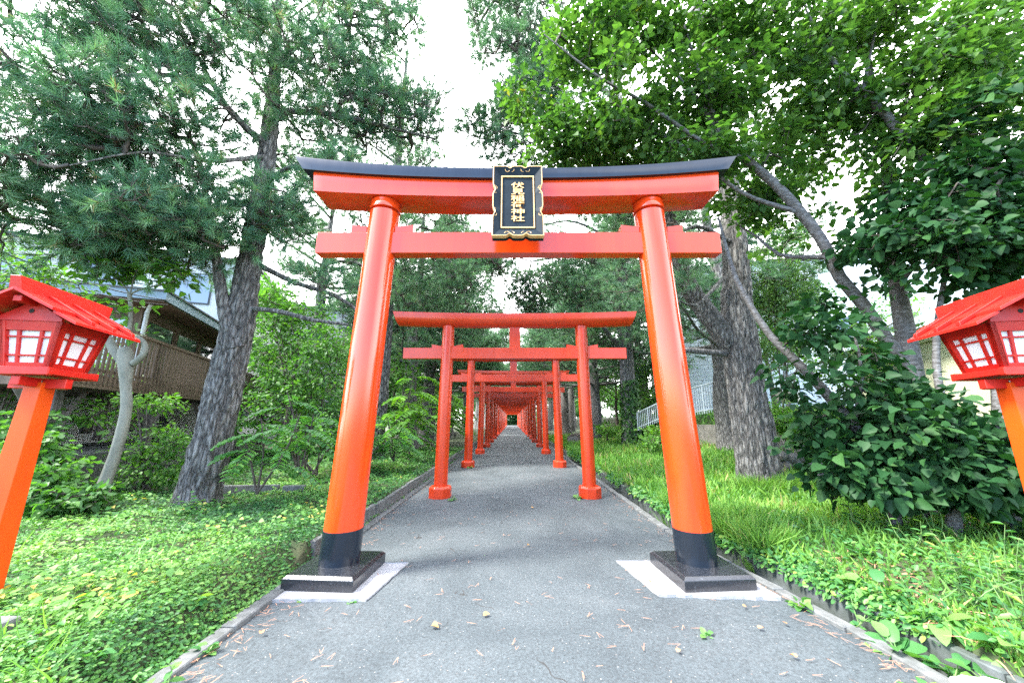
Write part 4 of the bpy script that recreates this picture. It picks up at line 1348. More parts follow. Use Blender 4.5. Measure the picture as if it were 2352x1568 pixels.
shrub('leafy_shrub', 'shaded low shrub between sapling and gate pillar', [(700, 1000, 8.0, 60, 40, .5, 40), (770, 1010, 8.2, 40, 45, .5, 35), (560, 960, 8.2, 50, 60, .5, 40)], (720, 1080, 8), L_DSHR, .09, OVAL, 16, rng)
shrub('leafy_shrub', 'round bright shrub on the bank behind the thick pine', [(1810, 950, 8.6, 60, 28, .5, 55), (1850, 990, 8.3, 45, 20, .4, 30), (1790, 985, 8.5, 30, 20, .4, 20)], (1810, 1010, 8.5), L_SHRUB, .075, OVAL, 16, rng)
shrub('leafy_shrub', 'small bright shrub at the foot of the stair railing', [(1510, 1000, 13.5, 32, 24, .6, 40), (1490, 1015, 13, 25, 14, .4, 16)], (1505, 1030, 13.4), L_SHRUB, .11, OVAL, 14, rng, rad_=.3)
shrub('leafy_shrub', 'small round shrub beside the ivy-footed pine', [(1395, 985, 17.5, 20, 14, .6, 26)], (1395, 1005, 17.5), L_SHRUB, .13, OVAL, 14, rng, rad_=.35)
shrub('leafy_shrub', 'bright leafy branches over the lantern roof by the pale house wall', [(30, 600, 6.4, 60, 45, .5, 40), (110, 640, 6.5, 60, 35, .4, 34), (10, 700, 6.3, 40, 60, .4, 20), (20, 850, 6.4, 30, 60, .4, 16)], (-70, 1150, 6.2), L_SHRUB, .085, OVAL, 13, rng, rad_=.24)
shrub('yellow_shrub', 'yellow-green shrub in front of the pale wall by the railing', [(1490, 925, 19, 26, 22, .8, 40)], (1490, 950, 19), L_KATS, .15, OVAL, 14, rng, rad_=.4)
shrub('cypress', 'feathery light green cypress behind the thick pine', [(1800, 640, 9.5, 75, 60, .8, 130), (1830, 720, 9.3, 60, 60, .7, 110), (1760, 690, 9.6, 40, 80, .6, 90), (1790, 800, 9.4, 50, 40, .6, 60), (1800, 570, 9.6, 50, 40, .6, 50)], (1800, 1000, 9.5), L_CYPR, .085, LANCE, 26, rng, 'tree', rad_=.26, droop=-.1, flat=.9)


# ------------------------------------------------------------------ pinnate-leaved saplings
def pinnate(name, label, base, tops, nleaf, ln, lsize, rng, mat=L_PINN, group=None, pairs=9, cat='sapling', spread=1.0):
    t = thing(name, label, cat, tuple(base), 0, group)
    mb = MB()
    lf = Leafs()
    b_ = np.array(base)
    for tp in tops:
        tp = np.array(tp)
        mid = (b_ + tp) / 2 + rng.normal(size=3) * .06
        stem = smooth_poly([(*(b_ - np.array([0, 0, .1])), .018), (*mid, .013), (*tp, .007)], .12)
        mb.tube(stem[:, :3], stem[:, 3], 6)
        for i in range(nleaf):
            s = .45 + .55 * (i + .5) / nleaf
            o = stem[int(s * (len(stem) - 1)), :3]
            az = i * 2.4 + rng.random() * .5
            L = ln * (.75 + .4 * rng.random())
            d = np.array([math.cos(az), math.sin(az) , 0]) * spread
            up_ = .55 * (s - .2) + .15 * rng.random()
            rach = np.array([o + d * L * q + np.array([0, 0, L * (up_ * q - .65 * q * q)]) for q in np.linspace(0, 1, pairs + 3)])
            mb.tube(rach, [.005 - .003 * q for q in np.linspace(0, 1, len(rach))], 4)
            tang = unit(np.gradient(rach, axis=0))
            side = unit(np.cross(tang, np.array([0, 0, 1.])))
            ii = np.arange(2, len(rach))
            prof = np.sin(np.linspace(.45, 2.5, len(ii))) 
            for sg in (-1, 1):
                D = side[ii] * sg + tang[ii] * .35 + rng.normal(size=(len(ii), 3)) * .08
                D[:, 2] -= .25
                N = np.array([0, 0, 1.]) + rng.normal(size=(len(ii), 3)) * .15
                tint = np.full(len(ii), rng.random()) * .6 + .4 * rng.random(len(ii))
                lf.add(leaves(rach[ii], D, N, lsize * prof * (.9 + .2 * rng.random(len(ii))), OVAL, tint, rng, .1))
    lf.build('foliage', mat, t)
    mb.build('stem', TWIG, t, smooth=True, angle=80)
    return t


rng = np.random.default_rng(81)
pinnate('pinnate_sapling', 'young sapling with long pinnate leaves before the forked pine trunk', at(592, 1118, 5.9), [at(600, 960, 5.8), at(690, 950, 5.8), at(555, 1000, 5.6)], 7, .62, .15, rng)
pinnate('pinnate_sapling', 'small pinnate sapling leaning towards the vermilion pillar', at(690, 1075, 6.6), [at(720, 950, 6.5), at(660, 900, 6.7)], 7, .65, .15, rng)
G = 'pinnate shrubs along the shaded bed'
pinnate('pinnate_shrub', 'tall yellow-green pinnate shrub before the bare-trunked pine', at(940, 1050, 11.5), [at(930, 900, 11.4), at(975, 930, 11.2), at(900, 940, 11.6), at(950, 860, 11.6)], 9, .95, .22, rng, L_SHRUB, G)
pinnate('pinnate_shrub', 'pinnate shrub close behind the black-footed pillar at the bed edge', at(905, 1050, 9.5), [at(890, 960, 9.4), at(925, 980, 9.2), at(880, 1000, 9.4)], 8, .75, .18, rng, L_PINN, G)
pinnate('pinnate_shrub', 'pale pinnate shrub between first and second red gates', at(1010, 1020, 15), [at(1005, 900, 15), at(1035, 930, 14.8), at(985, 880, 15.4)], 9, 1.0, .24, rng, L_SHRUB, G)
pinnate('pinnate_shrub', 'pinnate shrub behind the second red gate pillar', at(1045, 1000, 19), [at(1040, 920, 19), at(1060, 935, 18.8), at(1025, 905, 19)], 8, 1.0, .26, rng, L_SHRUB, G)
pinnate('pinnate_shrub', 'dark pinnate shrub under the low pine limbs', at(800, 1050, 9.8), [at(790, 900, 9.8), at(820, 930, 9.6), at(770, 950, 9.8)], 8, .8, .19, rng, L_DSHR, G)

# ivy on the grassy-side pine trunks
for nm, x0, y0, r0, h0, n in (('pine_tree', 5.5, 17.1, .40, 2.9, 1500), ('pine_tree.002', 5.6, 27, .42, 4.2, 1300)):
    pass


def ivy(label, x0, y0, r0, h0, n, rng):
    z0 = float(gz(x0, y0))
    az = rng.random(n) * 6.28
    z = h0 * rng.random(n) ** 1.3
    rr = r0 * (1 - z / 15) + .04 + .06 * rng.random(n)
    P = np.stack([x0 + np.cos(az) * rr, y0 + np.sin(az) * rr, z0 + z], 1)
    N = np.stack([np.cos(az), np.sin(az), .3 + 0 * az], 1) + rng.normal(size=(n, 3)) * .3
    D = rng.normal(size=(n, 3)) * .5; D[:, 2] -= .8
    lf = Leafs(); lf.add(leaves(P, D, N, .12 * (.7 + .6 * rng.random(n)), HEART, None, rng))
    o = lf.build('ivy', L_IVY, None)
    tag(o, label, 'ivy', 'ivy climbing the pine trunks')


rng = np.random.default_rng(91)
ivy('ivy thick round the foot of the pine on the bright grass', 5.5, 17.1, .40, 3.0, 1700, rng)
ivy('ivy sheathing the slim pine trunk beside the cut log', 5.6, 27, .42, 5.0, 1700, rng)

# ------------------------------------------------------------------ ground cover, grass, weeds
rng = np.random.default_rng(101)
n = 150000
y = 1.5 * np.exp(rng.random(n) * math.log(17 / 1.5))
x = -2.10 - rng.random(n) ** 1.15 * (1.75 * y + .3)
bumpy = .05 * np.sin(x * 5.1 + 2 * np.sin(y * 2.2)) * np.sin(y * 4.3 + x) + .03 * np.sin(x * 11) * np.sin(y * 9)
z = gz(x, y) + .012 + rng.random(n) * .07 + np.clip(bumpy, -.02, .07) * sstep(-2.2, -2.6, x)
sz = (.016 + .0050 * y) * (.65 + .7 * rng.random(n))
P = np.stack([x, y, z], 1)
edge = (x > -2.42)
D = rng.normal(size=(n, 3)); D[:, 2] = rng.normal(size=n) * .25 + .05
N = np.array([0, -.25, 1.]) + rng.normal(size=(n, 3)) * .38
N[edge, 0] += 1.0
# patches of different kinds of leaf
pt = np.array([noise.noise(Vector((a * .9, b_ * .9, 3.3))) for a, b_ in zip(x, y)])
tint = (.42 + .75 * pt + .22 * rng.normal(size=n)).clip(0, .98)
tint[rng.random(n) < .004] = 1.0
lf = Leafs(); lf.add(leaves(P, D, N, sz, OVAL, tint, rng))
m_ = 5200
y2 = 1.6 * np.exp(rng.random(m_) * math.log(7 / 1.6)); x2 = -2.2 - rng.random(m_) * (1.7 * y2)
nn = np.array([noise.noise(Vector((a * 1.6, b_ * 1.6, 13.3))) for a, b_ in zip(x2, y2)])
ok = nn > .05; x2, y2, nn = x2[ok], y2[ok], nn[ok]; m_ = len(x2)
D2 = rng.normal(size=(m_, 3)); D2[:, 2] = -.1
lf.add(leaves(np.stack([x2, y2, gz(x2, y2) + .06 + .10 * rng.random(m_)], 1), D2, np.array([0, -.3, 1.]) + rng.normal(size=(m_, 3)) * .3, .034 + .032 * rng.random(m_), HEART, (.55 + nn * .6 + .15 * rng.normal(size=m_)).clip(0, 1), rng))
y3 = 1.7 * np.exp(rng.random(900) * math.log(4 / 1.7)); x3 = -2.3 - rng.random(900) * (1.5 * y3)
ok = np.array([noise.noise(Vector((a * 1.2, b_ * 1.2, 23.3))) for a, b_ in zip(x3, y3)]) > .15; x3, y3 = x3[ok], y3[ok]
D3 = rng.normal(size=(len(x3), 3)) * .6; D3[:, 2] = 1
lf.add(leaves(np.stack([x3, y3, gz(x3, y3)], 1), D3, rng.normal(size=(len(x3), 3)) * np.array([1, 1, .2]), .18 + .16 * rng.random(len(x3)), (np.array([(-.02, 0, 0), (.02, 0, 0), (.015, .55, .04), (-.015, .55, .04), (.003, 1, -.12), (-.003, 1, -.12)]), np.array([(0, 1, 2, 3), (3, 2, 4, 5)])), .6 + .4 * rng.random(len(x3)), rng))
tag(lf.build('ground_cover', L_COVER, None), kind='stuff')

BLADE = (np.array([(-.045, 0, 0), (.045, 0, 0), (.034, .55, .03), (-.034, .55, .03), (.004, 1, -.06), (-.004, 1, -.06)]), np.array([(0, 1, 2, 3), (3, 2, 4, 5)]))
n = 70000
y = 2.0 * np.exp(rng.random(n) * math.log(30 / 2.0))
kx = 2.08 + .36 * sstep(5.5, 2.4, y)
x = kx + .40 + rng.random(n) ** 1.2 * (1.0 * y + .6)
pt = np.array([noise.noise(Vector((a * .8, b_ * .8, 7.7))) for a, b_ in zip(x, y)])
grassy = (sstep(3.4, 5.0, y) * .75 + .30 + .6 * pt) > rng.random(n)
x, y, pt = x[grassy], y[grassy], pt[grassy]
n = len(x)
P = np.stack([x, y, gz(x, y) + .0], 1)
D = rng.normal(size=(n, 3)) * .55; D[:, 2] = 1
N = rng.normal(size=(n, 3)); N[:, 2] *= .2
L = (.07 + .016 * y) * (.5 + .8 * rng.random(n)) * (1 + .5 * (rng.random(n) < .05))
tint = (.5 + .6 * pt + .25 * rng.normal(size=n)).clip(0, 1)
W = (.07 + .012 * y)
lf = Leafs(); lf.add(leaves(P, D, N, np.minimum(L, .30), (BLADE[0] * np.array([1.6, 1, 1]), BLADE[1]), tint, rng))
# long tuft beside the right plinth and round the pine foot
for cx, cy, r, m_ in ((2.75, 4.35, .22, 900), (2.75, 4.75, .25, 900), (2.9, 5.2, .3, 900), (4.6, 6.95, .5, 1100), (5.2, 6.9, .4, 700), (2.7, 6.2, .3, 700)):
    q = rng.random(m_) * 6.28; rr = r * rng.random(m_) ** .5
    xx, yy = cx + rr * np.cos(q), cy + rr * np.sin(q)
    P = np.stack([xx, yy, gz(xx, yy)], 1)
    D = np.stack([np.cos(q) * .5, np.sin(q) * .5 - .1, np.ones(m_)], 1) + rng.normal(size=(m_, 3)) * .25
    lf.add(leaves(P, D, rng.normal(size=(m_, 3)) * np.array([1, 1, .2]), .16 + .16 * rng.random(m_), (BLADE[0] * np.array([.55, 1, 2.0]), BLADE[1]), None, rng))
tag(lf.build('grass', L_GRASS, None), kind='stuff')

# low broad-leaved weeds through the grass
n = 42000
y = 1.9 * np.exp(rng.random(n) * math.log(16 / 1.9))
kx = 2.08 + .36 * sstep(5.5, 2.4, y)
x = kx + .36 + rng.random(n) * (1.25 * y + .8)
pt = np.array([noise.noise(Vector((a * 1.1, b_ * 1.1, 17.7))) for a, b_ in zip(x, y)])
ok = (.55 + .9 * pt) > rng.random(n) * (1 + 0 * pt)
x, y, pt = x[ok], y[ok], pt[ok]
n = len(x)
P = np.stack([x, y, gz(x, y) + .01 + .10 * rng.random(n)], 1)
D = rng.normal(size=(n, 3)); D[:, 2] = rng.normal(size=n) * .3
N = np.array([0, -.2, 1.]) + rng.normal(size=(n, 3)) * .4
tint = (.45 + .5 * pt + .22 * rng.normal(size=n)).clip(0, .99)
lf = Leafs(); lf.add(leaves(P, D, N, (.026 + .0055 * y) * (.6 + .8 * rng.random(n)), OVAL, tint, rng))
m_ = 6000
y2 = 1.9 * np.exp(rng.random(m_) * math.log(16 / 1.9)); kx = 2.08 + .36 * sstep(5.5, 2.4, y2)
ok = np.array([noise.noise(Vector((b_ * 1.4, 5.5, 1.1))) for b_ in y2]) > -.15 + .3 * rng.random(m_) - .15
y2, kx = y2[ok], kx[ok]; m_ = len(y2)
q = rng.random(m_)
D2 = rng.normal(size=(m_, 3)) * .6 + np.array([-.8, -.1, -.2])
lf.add(leaves(np.stack([kx + .30 + .18 * q, y2, .05 + .12 * q + .08 * rng.random(m_)], 1), D2, np.array([-.5, -.2, .8]) + rng.normal(size=(m_, 3)) * .35, (.030 + .005 * y2) * (.6 + .8 * rng.random(m_)), OVAL, None, rng))
tag(lf.build('undergrowth', L_WEED, None), kind='stuff')

# dead grass and needles lying in the bed on the gutter side
n = 5200
y = 2.0 + 3.2 * rng.random(n) ** 1.2
x = 2.44 + .4 + rng.random(n) ** .8 * 3.2
ok = np.array([noise.noise(Vector((a * 1.5, b_ * 1.5, 2.7))) for a, b_ in zip(x, y)]) > .02
x, y = x[ok], y[ok]; n = len(x)
P = np.stack([x, y, gz(x, y) + .008 + .03 * rng.random(n)], 1)
D = rng.normal(size=(n, 3)); D[:, 2] *= .12
lf = Leafs(); lf.add(leaves(P, D, np.tile([0, 0, 1.], (n, 1)) + rng.normal(size=(n, 3)) * .2, .08 + .1 * rng.random(n), (BLADE[0] * np.array([.7, 1, 1]), BLADE[1]), None, rng))
tag(lf.build('dry_straw_litter', NEEDLED, None), kind='stuff')

# pine needles on the path, thicker along the kerbs
n = 900
y = 1.7 * np.exp(rng.random(n) * math.log(14 / 1.7))
u = rng.random(n)
edgy = rng.random(n) < .68
x = np.where(edgy, np.where(rng.random(n) < .5, -1.98 + .25 * u ** 2, 2.05 + .36 * sstep(5.5, 2.4, y) - .25 * u ** 2), -1.9 + 4.0 * u)
P = np.stack([x, y, .020 + .012 * np.sin(math.pi * np.clip((x + 2) / 4.1, 0, 1)) + .003 * rng.random(n)], 1)
D = rng.normal(size=(n, 3)); D[:, 2] = 0
D2 = D + rng.normal(size=(n, 3)) * .25; D2[:, 2] = .0
T_N = (np.array([(-.5, 0, 0), (.5, 0, 0), (.35, 1, 0), (-.35, 1, 0)]) * np.array([.035, 1, 1]), np.array([(0, 1, 2, 3)]))
lf = Leafs()
for dd in (D, D2):
    lf.add(leaves(P, dd, np.tile([0, 0, 1.], (n, 1)), .045 + .045 * rng.random(n), T_N, None, rng))
tag(lf.build('fallen_pine_needles', NEEDLED, None), kind='stuff')


def weed(label, px, py, Y, size, nl, kind, rng, group, mat=L_WEED, h=.0, cat='weed', name='weed'):
    b_ = at(px, py, Y)
    gzv = float(gz(b_.x, b_.y))
    b_ = Vector((b_.x, b_.y, max(gzv, -.02 if abs(b_.x) > 2.2 else .0)))
    t = thing(name, label, cat, tuple(b_), 0, group)
    lf = Leafs(); mb = MB()
    if kind == 'rosette':
        for i in range(nl):
            az = i * 2.4 + rng.random() * .6
            el = .25 + .9 * rng.random()
            st = size * (.25 + .5 * rng.random())
            d = np.array([math.cos(az) * math.cos(el), math.sin(az) * math.cos(el), math.sin(el)])
            p0 = np.array(b_); p1 = p0 + d * st
            mb.tube([p0, p1], [.005, .003], 5)
            dl = d.copy(); dl[2] -= .45
            lf.add(leaves([p1], [dl], [np.array([0, 0, 1.]) - d * .3 + rng.normal(size=3) * .2], [size * (.7 + .5 * rng.random())], WIDE, [rng.random()], rng, .2))
    else:
        for k_ in range(max(1, nl // 7)):
            top = np.array(b_) + np.array([rng.normal() * .08, rng.normal() * .08 - .02, h * (.7 + .5 * rng.random())])
            stem = smooth_poly([(*(np.array(b_) + rng.normal(size=3) * np.array([.04, .04, 0])), .004), (*((np.array(b_) + top) / 2 + rng.normal(size=3) * .02), .0035), (*top, .002)], .05)
            mb.tube(stem[:, :3], stem[:, 3], 5)
            for i in range(7):
                o = stem[int((.25 + .75 * i / 6) * (len(stem) - 1)), :3]
                az = i * 2.4 + rng.random()
                d = np.array([math.cos(az), math.sin(az), .25 - .5 * (i < 3)])
                lf.add(leaves([o], [d], [[0, 0, 1.] + rng.normal(size=3) * .2], [size * (.7 + .5 * rng.random()) * (1.1 - .5 * i / 6)], OVAL if kind == 'oval' else (LANCE[0] * np.array([1.5, 1, 1.3]), LANCE[1]), [rng.random()], rng, .2))
    lf.build('foliage', mat, t)
    mb.build('stem', L_WEED_STEM, t)
    return t


WIDE = (np.array([(0, 0, 0), (-.22, .06, .03), (-.36, .34, .12), (-.31, .66, .02), (-.14, .88, -.16), (0, .98, -.24), (.14, .88, -.16), (.31, .66, .02), (.36, .34, .12), (.22, .06, .03), (0, .42, .0)]),
        np.array([(0, 10, 2, 1), (10, 4, 3, 2), (10, 6, 5, 4), (10, 8, 7, 6), (10, 0, 9, 8)]))
L_WEED_STEM = rough_mat('green_stem', [(.3, (.08, .17, .05)), (.7, (.14, .22, .07))], 20, .6, 0)
rng = np.random.default_rng(111)
GL, GR = 'broad-leaved weeds in the ground cover', 'broad-leaved weeds beyond the gutter'
for px, py, Y, s, nl, kind, h, lab in (
        (225, 1390, 2.95, .17, 9, 'rosette', 0, 'tall dock-like weed with upright blue-green leaves in the ground cover'),
        (440, 1400, 3.0, .13, 8, 'rosette', 0, 'low weed with round pale leaves near the ground cover edge'),
        (475, 1475, 2.75, .10, 10, 'rosette', 0, 'bright leafy weed hanging over the kerb beside the ground cover'),
        (200, 1530, 2.35, .11, 9, 'rosette', 0, 'grey-green broad weed at the very bottom of the ground cover'),
        (20, 1500, 2.25, .12, 9, 'rosette', 0, 'yellow-green weed beside the grey stone block'),
        (110, 1490, 2.45, .08, 7, 'rosette', 0, 'weed with yellowing leaf in front of the grey stone block'),
        (270, 1150, 5.2, .16, 9, 'rosette', 0, 'bright weed at the foot of the pale crooked tree'),
        (432, 1150, 5.5, .13, 14, 'oval', .35, 'yellow-green seedling in front of the forked pine trunk'),
        (690, 1215, 4.6, .10, 7, 'rosette', 0, 'maple seedling in the ground cover beside the vermilion pillar'),
        (380, 1540, 2.4, .07, 14, 'oval', .14, 'small round-leaved weed near the kerb at the bottom of the picture'),
        (240, 1270, 3.8, .11, 8, 'rosette', 0, 'pale broad weed standing in the middle of the ground cover'),
        (330, 1340, 3.3, .08, 8, 'rosette', 0, 'yellowish three-leaved weed in the ground cover')):
    weed(lab, px, py, Y, s * (.62 if kind == 'rosette' else 1), nl + (4 if kind == 'rosette' else 0), kind, rng, GL, h=h)
for px, py, Y, s, nl, kind, h, lab in (
        (1840, 1405, 3.35, .085, 10, 'rosette', 0, 'weed clump growing on the kerb beside the white pad corner'),
        (2060, 1480, 2.75, .15, 10, 'rosette', 0, 'broad yellow-green weed overhanging the gutter wall'),
        (2160, 1440, 2.8, .14, 8, 'rosette', 0, 'upright pale broad-leaved weed behind the gutter wall'),
        (2270, 1525, 2.45, .15, 11, 'rosette', 0, 'big round-leaved weed at the corner above the white rock'),
        (2120, 1560, 2.35, .10, 8, 'rosette', 0, 'large-leaved weed on the kerb beside the white rock'),
        (2180, 1500, 2.55, .12, 9, 'rosette', 0, 'dark crinkled broad weed between the gutter and the rock'),
        (2330, 1480, 2.45, .14, 9, 'rosette', 0, 'broad-leaved weed at the edge of view above the rock'),
        (2020, 1370, 3.2, .15, 7, 'rosette', 0, 'dandelion-like weed with long upright leaf beyond the gutter'),
        (2200, 1330, 3.3, .13, 21, 'lance', .34, 'lance-leaved weed before the heart-leaved tree'),
        (2290, 1380, 3.0, .13, 21, 'lance', .32, 'lance-leaved weed at the side of the straw patch'),
        (2230, 1400, 3.0, .12, 21, 'lance', .28, 'low lance-leaved weed in the straw patch'),
        (2320, 1290, 3.3, .14, 21, 'lance', .38, 'tall lance-leaved weed under the lantern'),
        (2100, 1270, 3.9, .12, 21, 'lance', .30, 'lance-leaved weed by the pale tree stump'),
        (2340, 1420, 2.7, .13, 21, 'lance', .32, 'lance-leaved weed next to the broad weeds at the edge'),
        (1990, 1290, 3.9, .12, 8, 'rosette', 0, 'broad dark weed beside the grass tuft'),
        (1910, 1340, 3.6, .10, 14, 'oval', .22, 'small leafy weed behind the black plinth'),
        (1960, 1420, 3.1, .08, 14, 'oval', .18, 'nettle-like weed on top of the gutter wall'),
        (2110, 1400, 3.0, .09, 21, 'oval', .22, 'dense leafy weed in the straw patch'),
        (2150, 1220, 4.1, .12, 14, 'oval', .45, 'upright weed in front of the shaded tree stems'),
        (1965, 1200, 4.6, .13, 14, 'oval', .40, 'dark leafy seedling at the edge of the shade')):
    weed(lab, px, py, Y, s * (.98 if kind == 'rosette' else .9), nl + (5 if kind == 'rosette' else 7), kind, rng, GR, h=h)
for px, py, Y, s, lab in ((1035, 1150, 7.3, .09, 'small weed at the foot of the first red gate, ground cover side'), (1325, 1140, 7.45, .10, 'small weed at the foot of the first red gate, grassy side'), (1080, 1075, 12.0, .09, 'tiny weed at the foot of the second red gate'), (805, 1385, 3.42, .035, 'tiny weed at the front edge of the white pad by the ground cover'), (690, 1375, 3.45, .03, 'tiny creeping weed at the outer end of the white pad')):
    weed(lab, px, py, Y, s, 9, 'rosette', rng, 'weeds growing at the gate feet')
# the green leaf scrap lying on the asphalt
weed('wilted green leaf clump lying on the asphalt', 1622, 1467, 2.93, .05, 9, 'rosette', rng, None, cat='leaf clump', name='leaf_clump')


def fallen_leaf(px, py, size, label, mat=DEADLEAF):
    v_ = py - 784
    yy, zz = F_PX * CT + v_ * ST, F_PX * ST - v_ * CT
    p = at(px, py, -1.47 * yy / zz)
    q = random.uniform(0, 6.28)
    V, Q, t_ = leaves([(p.x, p.y, .034)], [(math.cos(q), math.sin(q), .15)], [(0.2, -.3, 1)], [size * .8], HEART, [0.], R, .6)
    tag(np_mesh('fallen_leaf', V, Q, None, None, mat, None), label, 'fallen leaf', 'dry leaves lying on the path')


YLEAF = rough_mat('yellow_dry_leaf', [(.3, (.26, .13, .04)), (.7, (.36, .22, .08))], 30, .7, 0)
for px, py, s, lab, mm in ((1110, 1411, .06, 'tan leaf lying mid-path before the gate', YLEAF), (992, 1436, .07, 'pale curled leaf on the path towards the ground cover', YLEAF), (1830, 1510, .05, 'brown curled leaf on the asphalt near the kerb', DEADLEAF), (1710, 1393, .04, 'small brown leaf in front of the white pad by the gutter', DEADLEAF), (1740, 1440, .045, 'rust-brown leaf between leaf clump and kerb weed', DEADLEAF), (1800, 1428, .045, 'brown leaf beside the kerb weed clump', DEADLEAF), (1554, 1495, .04, 'small brown leaf lying apart on the asphalt', DEADLEAF), (1215, 1250, .05, 'tan leaf on the path between the gate pillars', YLEAF), (1495, 1335, .04, 'red-brown leaf beside the white pad', DEADLEAF), (1225, 1165, .06, 'pale leaf on the path near the first red gate', YLEAF), (600, 1455, .05, 'brown leaf caught against the kerb', DEADLEAF)):
    fallen_leaf(px, py, s, lab, mm)


# stones
def rock(name, label, cat, c, r, mat, seed, flat=1.0):
    bm = bmesh.new()
    bmesh.ops.create_icosphere(bm, subdivisions=4, radius=1)
    for v_ in bm.verts:
        p = v_.co.copy()
        m_ = max(abs(p.x), abs(p.y), abs(p.z))
        p = p.lerp(p / m_, .55)
        p *= 1 + .18 * noise.noise(p * 1.3 + Vector((seed, 0, 0))) + .07 * noise.noise(p * 4 + Vector((seed, 0, 0)))
        v_.co = Vector((p.x * r[0], p.y * r[1], p.z * r[2]))
    me = bpy.data.meshes.new(name); bm.to_mesh(me); bm.free()
    o = link_mesh(name, me, mat)
    o.location = c
    return tag(o, label, cat)


rock('pale_rock', 'pale broken rock lying against the kerb at the path edge', 'rock', (2.56, 2.28, .02), (.17, .11, .09), WSTONE, 4)
mb = MB(); mb.box((-3.60, 1.98, -.1), (-2.96, 2.50, .345)); o = mb.build('stone_block', CONC, None, bevel=.02)
tag(o, 'grey stone block at the foot of the lantern post in the ground cover', 'block')
# log
t = thing('cut_log', 'short thick cut log lying on the grass beside the row of gates', 'log', (3.55, 20.6, .42), rad(62))
mb = MB(); mb.tube([(-.55, 0, 0), (-.2, 0, .01), (.2, 0, 0), (.55, 0, -.02)], [.34, .33, .34, .35], 24, wob=.12); mb.build('bark', DBARK, t, smooth=True, world=False, angle=50)
for s in (-1, 1):
    mb = MB(); mb.tube([(s * .548, 0, -.01), (s * .556, 0, -.01)], [.325, .325], 24, wob=.1); mb.build('cut_face', WOODGR, t, world=False)
# rubble wall below the bank shrub
rr = random.Random(5)
mb = MB()
bm = bmesh.new()
for row in range(3):
    for i in range(13):
        c = Vector((5.75 + i * .21 + .1 * (row % 2), 8.45 - i * .03, .35 + row * .17 + rr.uniform(-.03, .03)))
        m4 = Matrix.Translation(c) @ Matrix.Rotation(rr.uniform(0, 3), 4, Vector((rr.random(), rr.random(), rr.random())))
        r_ = bmesh.ops.create_icosphere(bm, subdivisions=2, radius=.135, matrix=m4)
        for v_ in r_['verts']:
            v_.co = c + (v_.co - c) * (1 + .35 * noise.noise(v_.co * 5)) * 1.0
me = bpy.data.meshes.new('rubble_wall'); bm.to_mesh(me); bm.free()
tag(link_mesh('rubble_wall', me, STONE), 'low rubble stone wall below the bright bank shrub', 'stone wall')
# retaining wall under the railing
mb = MB(); mb.box((7.35, 9.6, -.2), (7.6, 18, 1.30)); o = mb.build('retaining_wall', STONE, None, bevel=.02)
tag(o, 'dark retaining wall under the galvanised railing', 'wall')

# low concrete borders in the bed
for a, b_, lab in (((175, 1100, 6.9), (400, 1082, 7.6), 'thin concrete border strip behind the pale crooked tree'), ((500, 1128, 6.9), (640, 1125, 7.0), 'thin concrete border strip beside the forked pine'), ((650, 1128, 6.9), (700, 1126, 6.95), 'short piece of concrete border near the sapling')):
    p, q = at(*a), at(*b_)
    dirv = (q - p).normalized(); ang = math.atan2(dirv.y, dirv.x)
    t = MB(); t.box((0, -.04, -.3), ((q - p).length, .04, .035)); o = t.build('concrete_border', CONC, None, bevel=.008)
    o.location = (p.x, p.y, .31); o.rotation_euler = (0, 0, ang)
    tag(o, lab, 'border')

# ------------------------------------------------------------------ timber-decked house
H = thing('house', 'timber-framed house with grey flat roof edge and raised wooden deck', 'house', (-9.4, 9.4, 0), rad(20))
K = dict(parent=H, world=False)


def bx(name, mat, boxes, parent=None, bevel=0):
    mb = MB()
    for a, b_ in boxes: mb.box(a, b_)
    return mb.build(name, mat, parent or H, world=False, bevel=bevel)


ro = bx('roof', FASCIA, [((-9, 0, 4.66), (0, 8, 4.90))])
bx('roof_edge', DKROOF, [((-9, -.03, 4.90), (.04, 8.03, 4.95))], ro)
bx('soffit', WOODDK, [((-9, .06, 4.62), (-.06, 8, 4.655))], ro)
bx('wall', WOODDK, [((-9, .75, 2.3), (-.75, .85, 2.9)), ((-9, .75, 4.3), (-.75, .85, 4.62)), ((-.85, .85, 2.3), (-.75, 7.6, 2.5)), ((-.85, .85, 4.35), (-.75, 7.6, 4.62)), ((-9, 7.5, 0), (-.76, 7.6, 4.62))])
for i in range(6):
    x0 = -.85 - i * 1.25
    bx('timber_post', WOODDK, [((x0 - .07, .72, 2.3), (x0 + .07, .86, 4.61))])
    wf = bx('window', WOODDK, [((x0 - 1.16, .76, 2.9), (x0 - .09, .82, 2.98)), ((x0 - 1.16, .76, 4.22), (x0 - .09, .82, 4.3)), ((x0 - 1.16, .76, 3.5), (x0 - .09, .82, 3.56)), ((x0 - 1.16, .755, 2.9), (x0 - 1.10, .825, 4.3)), ((x0 - .15, .755, 2.9), (x0 - .09, .825, 4.3))])
    bx('pane', GLASS, [((x0 - 1.16, .785, 2.98), (x0 - .09, .80, 4.22))], wf)
for i in range(4):
    y0 = .95 + i * 1.7
    bx('timber_post', WOODDK, [((-.87, y0 - .07, 2.3), (-.73, y0 + .07, 4.61))])
    wf = bx('window', WOODDK, [((-.82, y0 + .09, 2.5), (-.77, y0 + 1.6, 2.58)), ((-.82, y0 + .09, 4.27), (-.77, y0 + 1.6, 4.35)), ((-.825, y0 + .09, 2.5), (-.765, y0 + .15, 4.35)), ((-.825, y0 + 1.54, 2.5), (-.765, y0 + 1.6, 4.35))])
    bx('pane', GLASS, [((-.80, y0 + .09, 2.58), (-.785, y0 + 1.6, 4.27))], wf)
